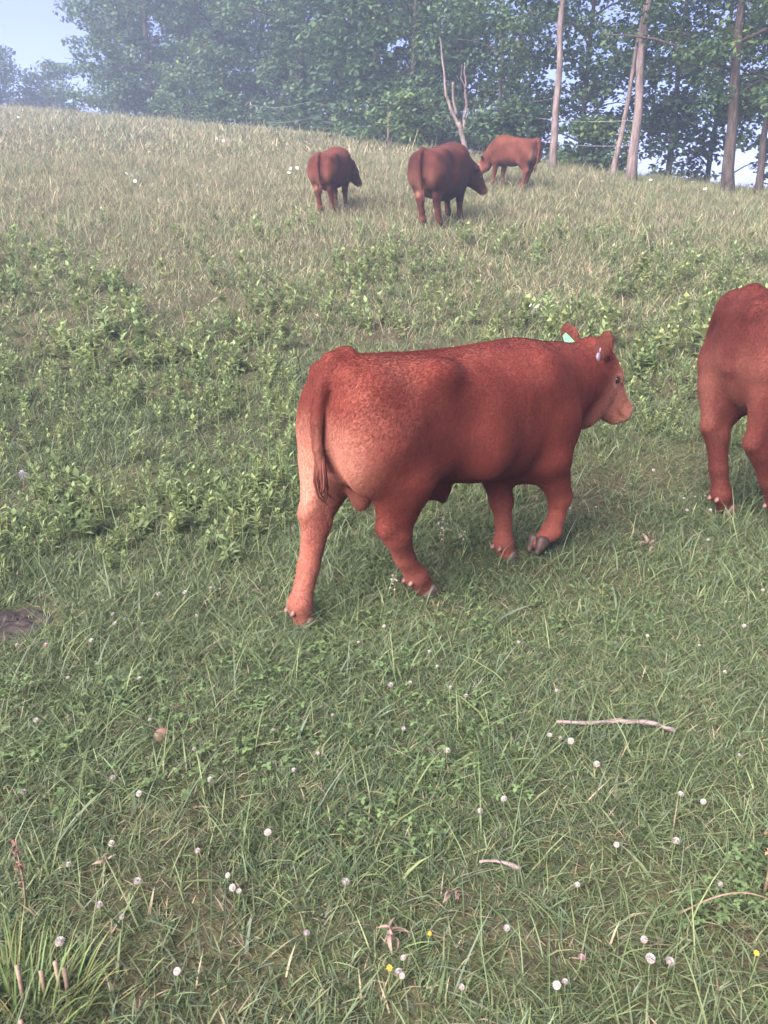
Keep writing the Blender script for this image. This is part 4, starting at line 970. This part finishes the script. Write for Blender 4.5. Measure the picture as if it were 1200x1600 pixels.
stick('stick', 'long pale weathered stick lying in the grass at lower right', 'stick', [(868, 1143), (910, 1144), (960, 1142), (1000, 1146), (1052, 1156)], .006, .009, M_STICK, .026, 14, .0018)
stick('wood_chip', 'short pale flat stick lying in the foreground grass', 'stick', [(748, 1362), (780, 1364), (814, 1372)], .004, .0055, M_STICK, .026, 6, .0006, 2)
def stalk(name, label, cat, u, v, pts, r0, mat=M_STRAW, extra=None, mats=None):
    p = ground_at(u, v); root = thing(name, label, cat, tuple(p))
    v_, q_ = join([tube(np.array(pts), np.linspace(r0, r0 * .5, len(pts)), 6)]); mesh('stem', v_, q_, mat, root)
    if extra is not None:
        for nm, vv, ff, mm, cc in extra: mesh(nm, vv, ff, mm, root, cc, smooth=False)
    return root
def seedhead(z0, z1, r0, n, seed, col):
    r = np.random.default_rng(seed); c_ = np.stack([r.normal(size=n) * r0, r.normal(size=n) * r0, r.uniform(z0, z1, n)], 1)
    V, T, C = leaf_cloud(c_, np.full(n, .003), 2, .012, col, .2, seed); return ('seed_head', V, [T], M_PETAL, np.clip(C * 1.4, 0, .6))
stalk('dry_dock', 'reddish dry seed stalk standing at the left edge of foreground', 'dry stalk', 42, 1425, [(0, 0, -.01), (.004, 0, .08), (0, .004, .14), (.003, 0, .20)], .003, extra=[seedhead(.08, .2, .006, 34, 5, (.12, .075, .055))])
stalk('dry_stalk', 'upright straw coloured stalk at the right edge of foreground', 'dry stalk', 1192, 1405, [(0, 0, -.01), (.004, 0, .08), (0, .004, .15), (.003, 0, .22)], .005, extra=[seedhead(.12, .22, .006, 30, 6, (.18, .12, .07))])
stalk('seeding_grass', 'whitish feathery grass seed stalk under the calf belly', 'grass', 692, 862, [(0, 0, -.01), (.004, 0, .08), (0, .004, .16), (.006, 0, .24)], .0016, extra=[seedhead(.07, .24, .016, 46, 7, (.22, .2, .15))])
stalk('seeding_grass', 'shorter whitish grass seed stalk right of the feathery one', 'grass', 722, 860, [(0, 0, -.01), (.004, 0, .06), (.008, .004, .13)], .0016, extra=[seedhead(.06, .13, .008, 22, 8, (.22, .2, .15))])
stalk('seeding_grass', 'pale grass seed stalk in front of the calf right hind leg', 'grass', 615, 945, [(0, 0, -.01), (.004, 0, .08), (.012, .004, .17)], .0016, extra=[seedhead(.08, .17, .007, 30, 9, (.22, .2, .15))])
stalk('dry_stub', 'pale broken stem standing among weeds on left slope', 'dry stalk', 165, 592, [(0, 0, -.01), (.004, 0, .06), (.0, .004, .10), (.012, 0, .12)], .013, M_STICK)
def arch(label, u0, v0, u1, v1, h, r0):
    a_ = ground_at(u0, v0); b_ = ground_at(u1, v1); t = np.linspace(0, 1, 12)[:, None]; p = (b_ - a_) * t; p[:, 2] += h * np.sin(math.pi * t[:, 0] * .9)
    v_, q_ = join([tube(p, np.linspace(r0, r0 * .5, 12), 5)]); tag(mesh('straw_stalk', v_, q_, M_STRAW, None, loc=tuple(a_)), label, 'straw')
arch('arched pale dry stem above the calf tail head', 535, 530, 578, 512, .05, .006)
arch('long arched dry stem at the lower right edge', 1060, 1430, 1230, 1440, .07, .0028)
arch('thin straw lying by the calf right hind foot', 600, 975, 700, 962, .015, .002)
arch('bent pale straw below the lifted calf forefoot', 830, 905, 870, 890, .05, .002)
# tussock with cut straw stubs
tp = ground_at(35, 1600); tus = thing('grass_tussock', 'green grass tussock with tan cut stubs at the lower left corner', 'grass', tuple(tp))
_r2 = np.random.default_rng(77); n = 260; a_ = _r2.uniform(0, 6.28, n); d = .13 * np.sqrt(_r2.random(n))
V, T, Q, C = blades(np.stack([d * np.cos(a_), d * np.sin(a_), np.full(n, -.01)], 1), _r2.uniform(.08, .2, n), _r2.uniform(.003, .006, n), a_ + _r2.normal(size=n) * .4, _r2.uniform(.1, .9, n), _r2.uniform(.1, .6, n), np.where(_r2.random((n, 1)) < .7, (.10, .15, .05), (.16, .16, .06)) * _r2.uniform(.7, 1.3, (n, 1)), 3, seed=3)
mesh('blades', V, [Q, T], M_GRASS, tus, C, kind='stuff')
for u, v, h in [(2, 1592, .075), (38, 1575, .10), (72, 1568, .07), (95, 1560, .085), (108, 1568, .075), (40, 1640, .06)]:
    p = ground_at(u, v) - tp; v_, q_ = join([tube(np.array([p + np.array([0, 0, -.01]), p + np.array([.002, 0, h * .5]), p + np.array([0, 0, h])]), [.0045, .005, .0045], 7)]); mesh('stub', v_, q_, M_STRAW, tus)
# dead curled leaves
def dead_plant(label, u, v, seed, n=7, size=.05, mat_=M_STRAW):
    p = ground_at(u, v); root = thing('dead_leaves', label, 'dead plant', tuple(p)); r = np.random.default_rng(seed)
    for i in range(n):
        V, Q = leaf_shape(size * r.uniform(.4, 1.2), size * r.uniform(.12, .3), r.uniform(.2, 1.3), .7, 4); o = mesh('leaf', V, [Q], mat_, root)
        o.location = (r.normal() * .008, r.normal() * .008, .022 + r.random() * .015); o.rotation_euler = (r.normal() * .9, -r.uniform(-.4, .9), i * 6.28 / n + r.normal() * 1.1)
M_DLEAF = noisy_mat('dead_leaf', [(.3, (.10, .072, .056)), (.7, (.22, .165, .13))], 30, .85, .003)
dead_plant('curled dead brown plant in the foreground grass near the bottom', 612, 1480, 1, 8, .05, M_DLEAF)
dead_plant('small withered brown leaves at the left, in foreground grass', 170, 1365, 2, 6, .04, M_DLEAF)
dead_plant('withered pinkish leaves beside a short flat stick', 712, 1415, 3, 6, .04, M_DLEAF)
dead_plant('withered tan tuft in the grass right of the long stick', 1010, 860, 4, 7, .06, M_DLEAF)
# clod
f = Field((-.05, -.05, -.03), (.05, .05, .06), .005); f.ell((0, 0, .018), (.026, .022, .024), .01); f.ell((.008, .005, .03), (.016, .014, .012), .012); V_, Q_ = f.poly(1)
p = ground_at(254, 1158); V_ += (fbm(V_[:, 0] * 90 + 5, V_[:, 1] * 90 + V_[:, 2] * 70, 4)[:, None] - .5) * .006
tag(mesh('puffball', V_ + np.array([0, 0, .0]), [Q_], noisy_mat('puffball_skin', [(.3, (.075, .045, .036)), (.7, (.15, .09, .07))], 60, .9, .002), None, loc=tuple(p)), 'small reddish brown round puffball in the foreground grass', 'mushroom')
# purple flower spike
stalk('purple_flower', 'pale purple flower spike among weeds at the left edge', 'flower', 38, 768, [(0, 0, -.01), (.004, 0, .05), (.0, .004, .12)], .003,
      extra=[('flower_head', *(lambda V, T, C: (V * np.array([1, 1, 1.5]) + np.array([0, 0, .11]), [T], M_PETAL, C))(*petal_head(.02, 40, 3, (np.array([.28, .26, .33]), np.array([.22, .19, .25])))))])
# cow pat
ra = np.linspace(0, 1, 22); th = np.linspace(0, 2 * math.pi, 64, endpoint=False); V = []
for q_ in ra:
    for t_ in th:
        R_ = .20 * (1 + .10 * math.sin(2 * t_ + 1) + .06 * math.sin(5 * t_)) * q_
        x_, y_ = R_ * math.cos(t_) * 1.3, R_ * math.sin(t_)
        z_ = .018 * (1 - q_ ** 5) + .007 * math.sin(q_ * 16 + math.sin(t_ * 3) * 1.2) * (1 - q_) ** .3
        V.append((x_, y_, z_ - .006))
V = np.array(V); V[:, 2] += (fbm(V[:, 0] * 22 + 9, V[:, 1] * 22 + 3, 6) - .5) * .022 * np.clip(1.02 - np.repeat(ra, 64), 0, 1) ** .4
F_ = np.array([(i * 64 + j, (i + 1) * 64 + j, (i + 1) * 64 + (j + 1) % 64, i * 64 + (j + 1) % 64) for i in range(21) for j in range(64)])
tag(mesh('cow_pat', V, [F_], noisy_mat('dung', [(.3, (.010, .007, .007)), (.55, (.024, .018, .017)), (.75, (.048, .037, .035))], 26, .75, .012), None, loc=(PAT[0], PAT[1], PAT[2] + .004)), 'dark dried cow pat in the grass at the left edge', 'cow pat')

# ------------------------------------------------------------------ haze in the air
hm = bpy.data.materials.new('haze'); hm.use_nodes = True; hn = hm.node_tree.nodes; hn.remove(hn['Principled BSDF'])
pv = hn.new('ShaderNodeVolumePrincipled'); pv.inputs['Color'].default_value = (.60, .74, 1.0, 1); pv.inputs['Density'].default_value = .0034
pv.inputs['Anisotropy'].default_value = .2
hm.node_tree.links.new(pv.outputs[0], hn['Material Output'].inputs['Volume'])
zlo = float(Z.min()) - 1.2
c = np.array([(x_, y_, z_) for x_ in (-112, 112) for y_ in (-42, 152) for z_ in (zlo, 27.0)])
mesh('haze', c, [np.array([(0, 1, 3, 2), (4, 6, 7, 5), (0, 4, 5, 1), (2, 3, 7, 6), (0, 2, 6, 4), (1, 5, 7, 3)])], hm, smooth=False, kind='stuff')
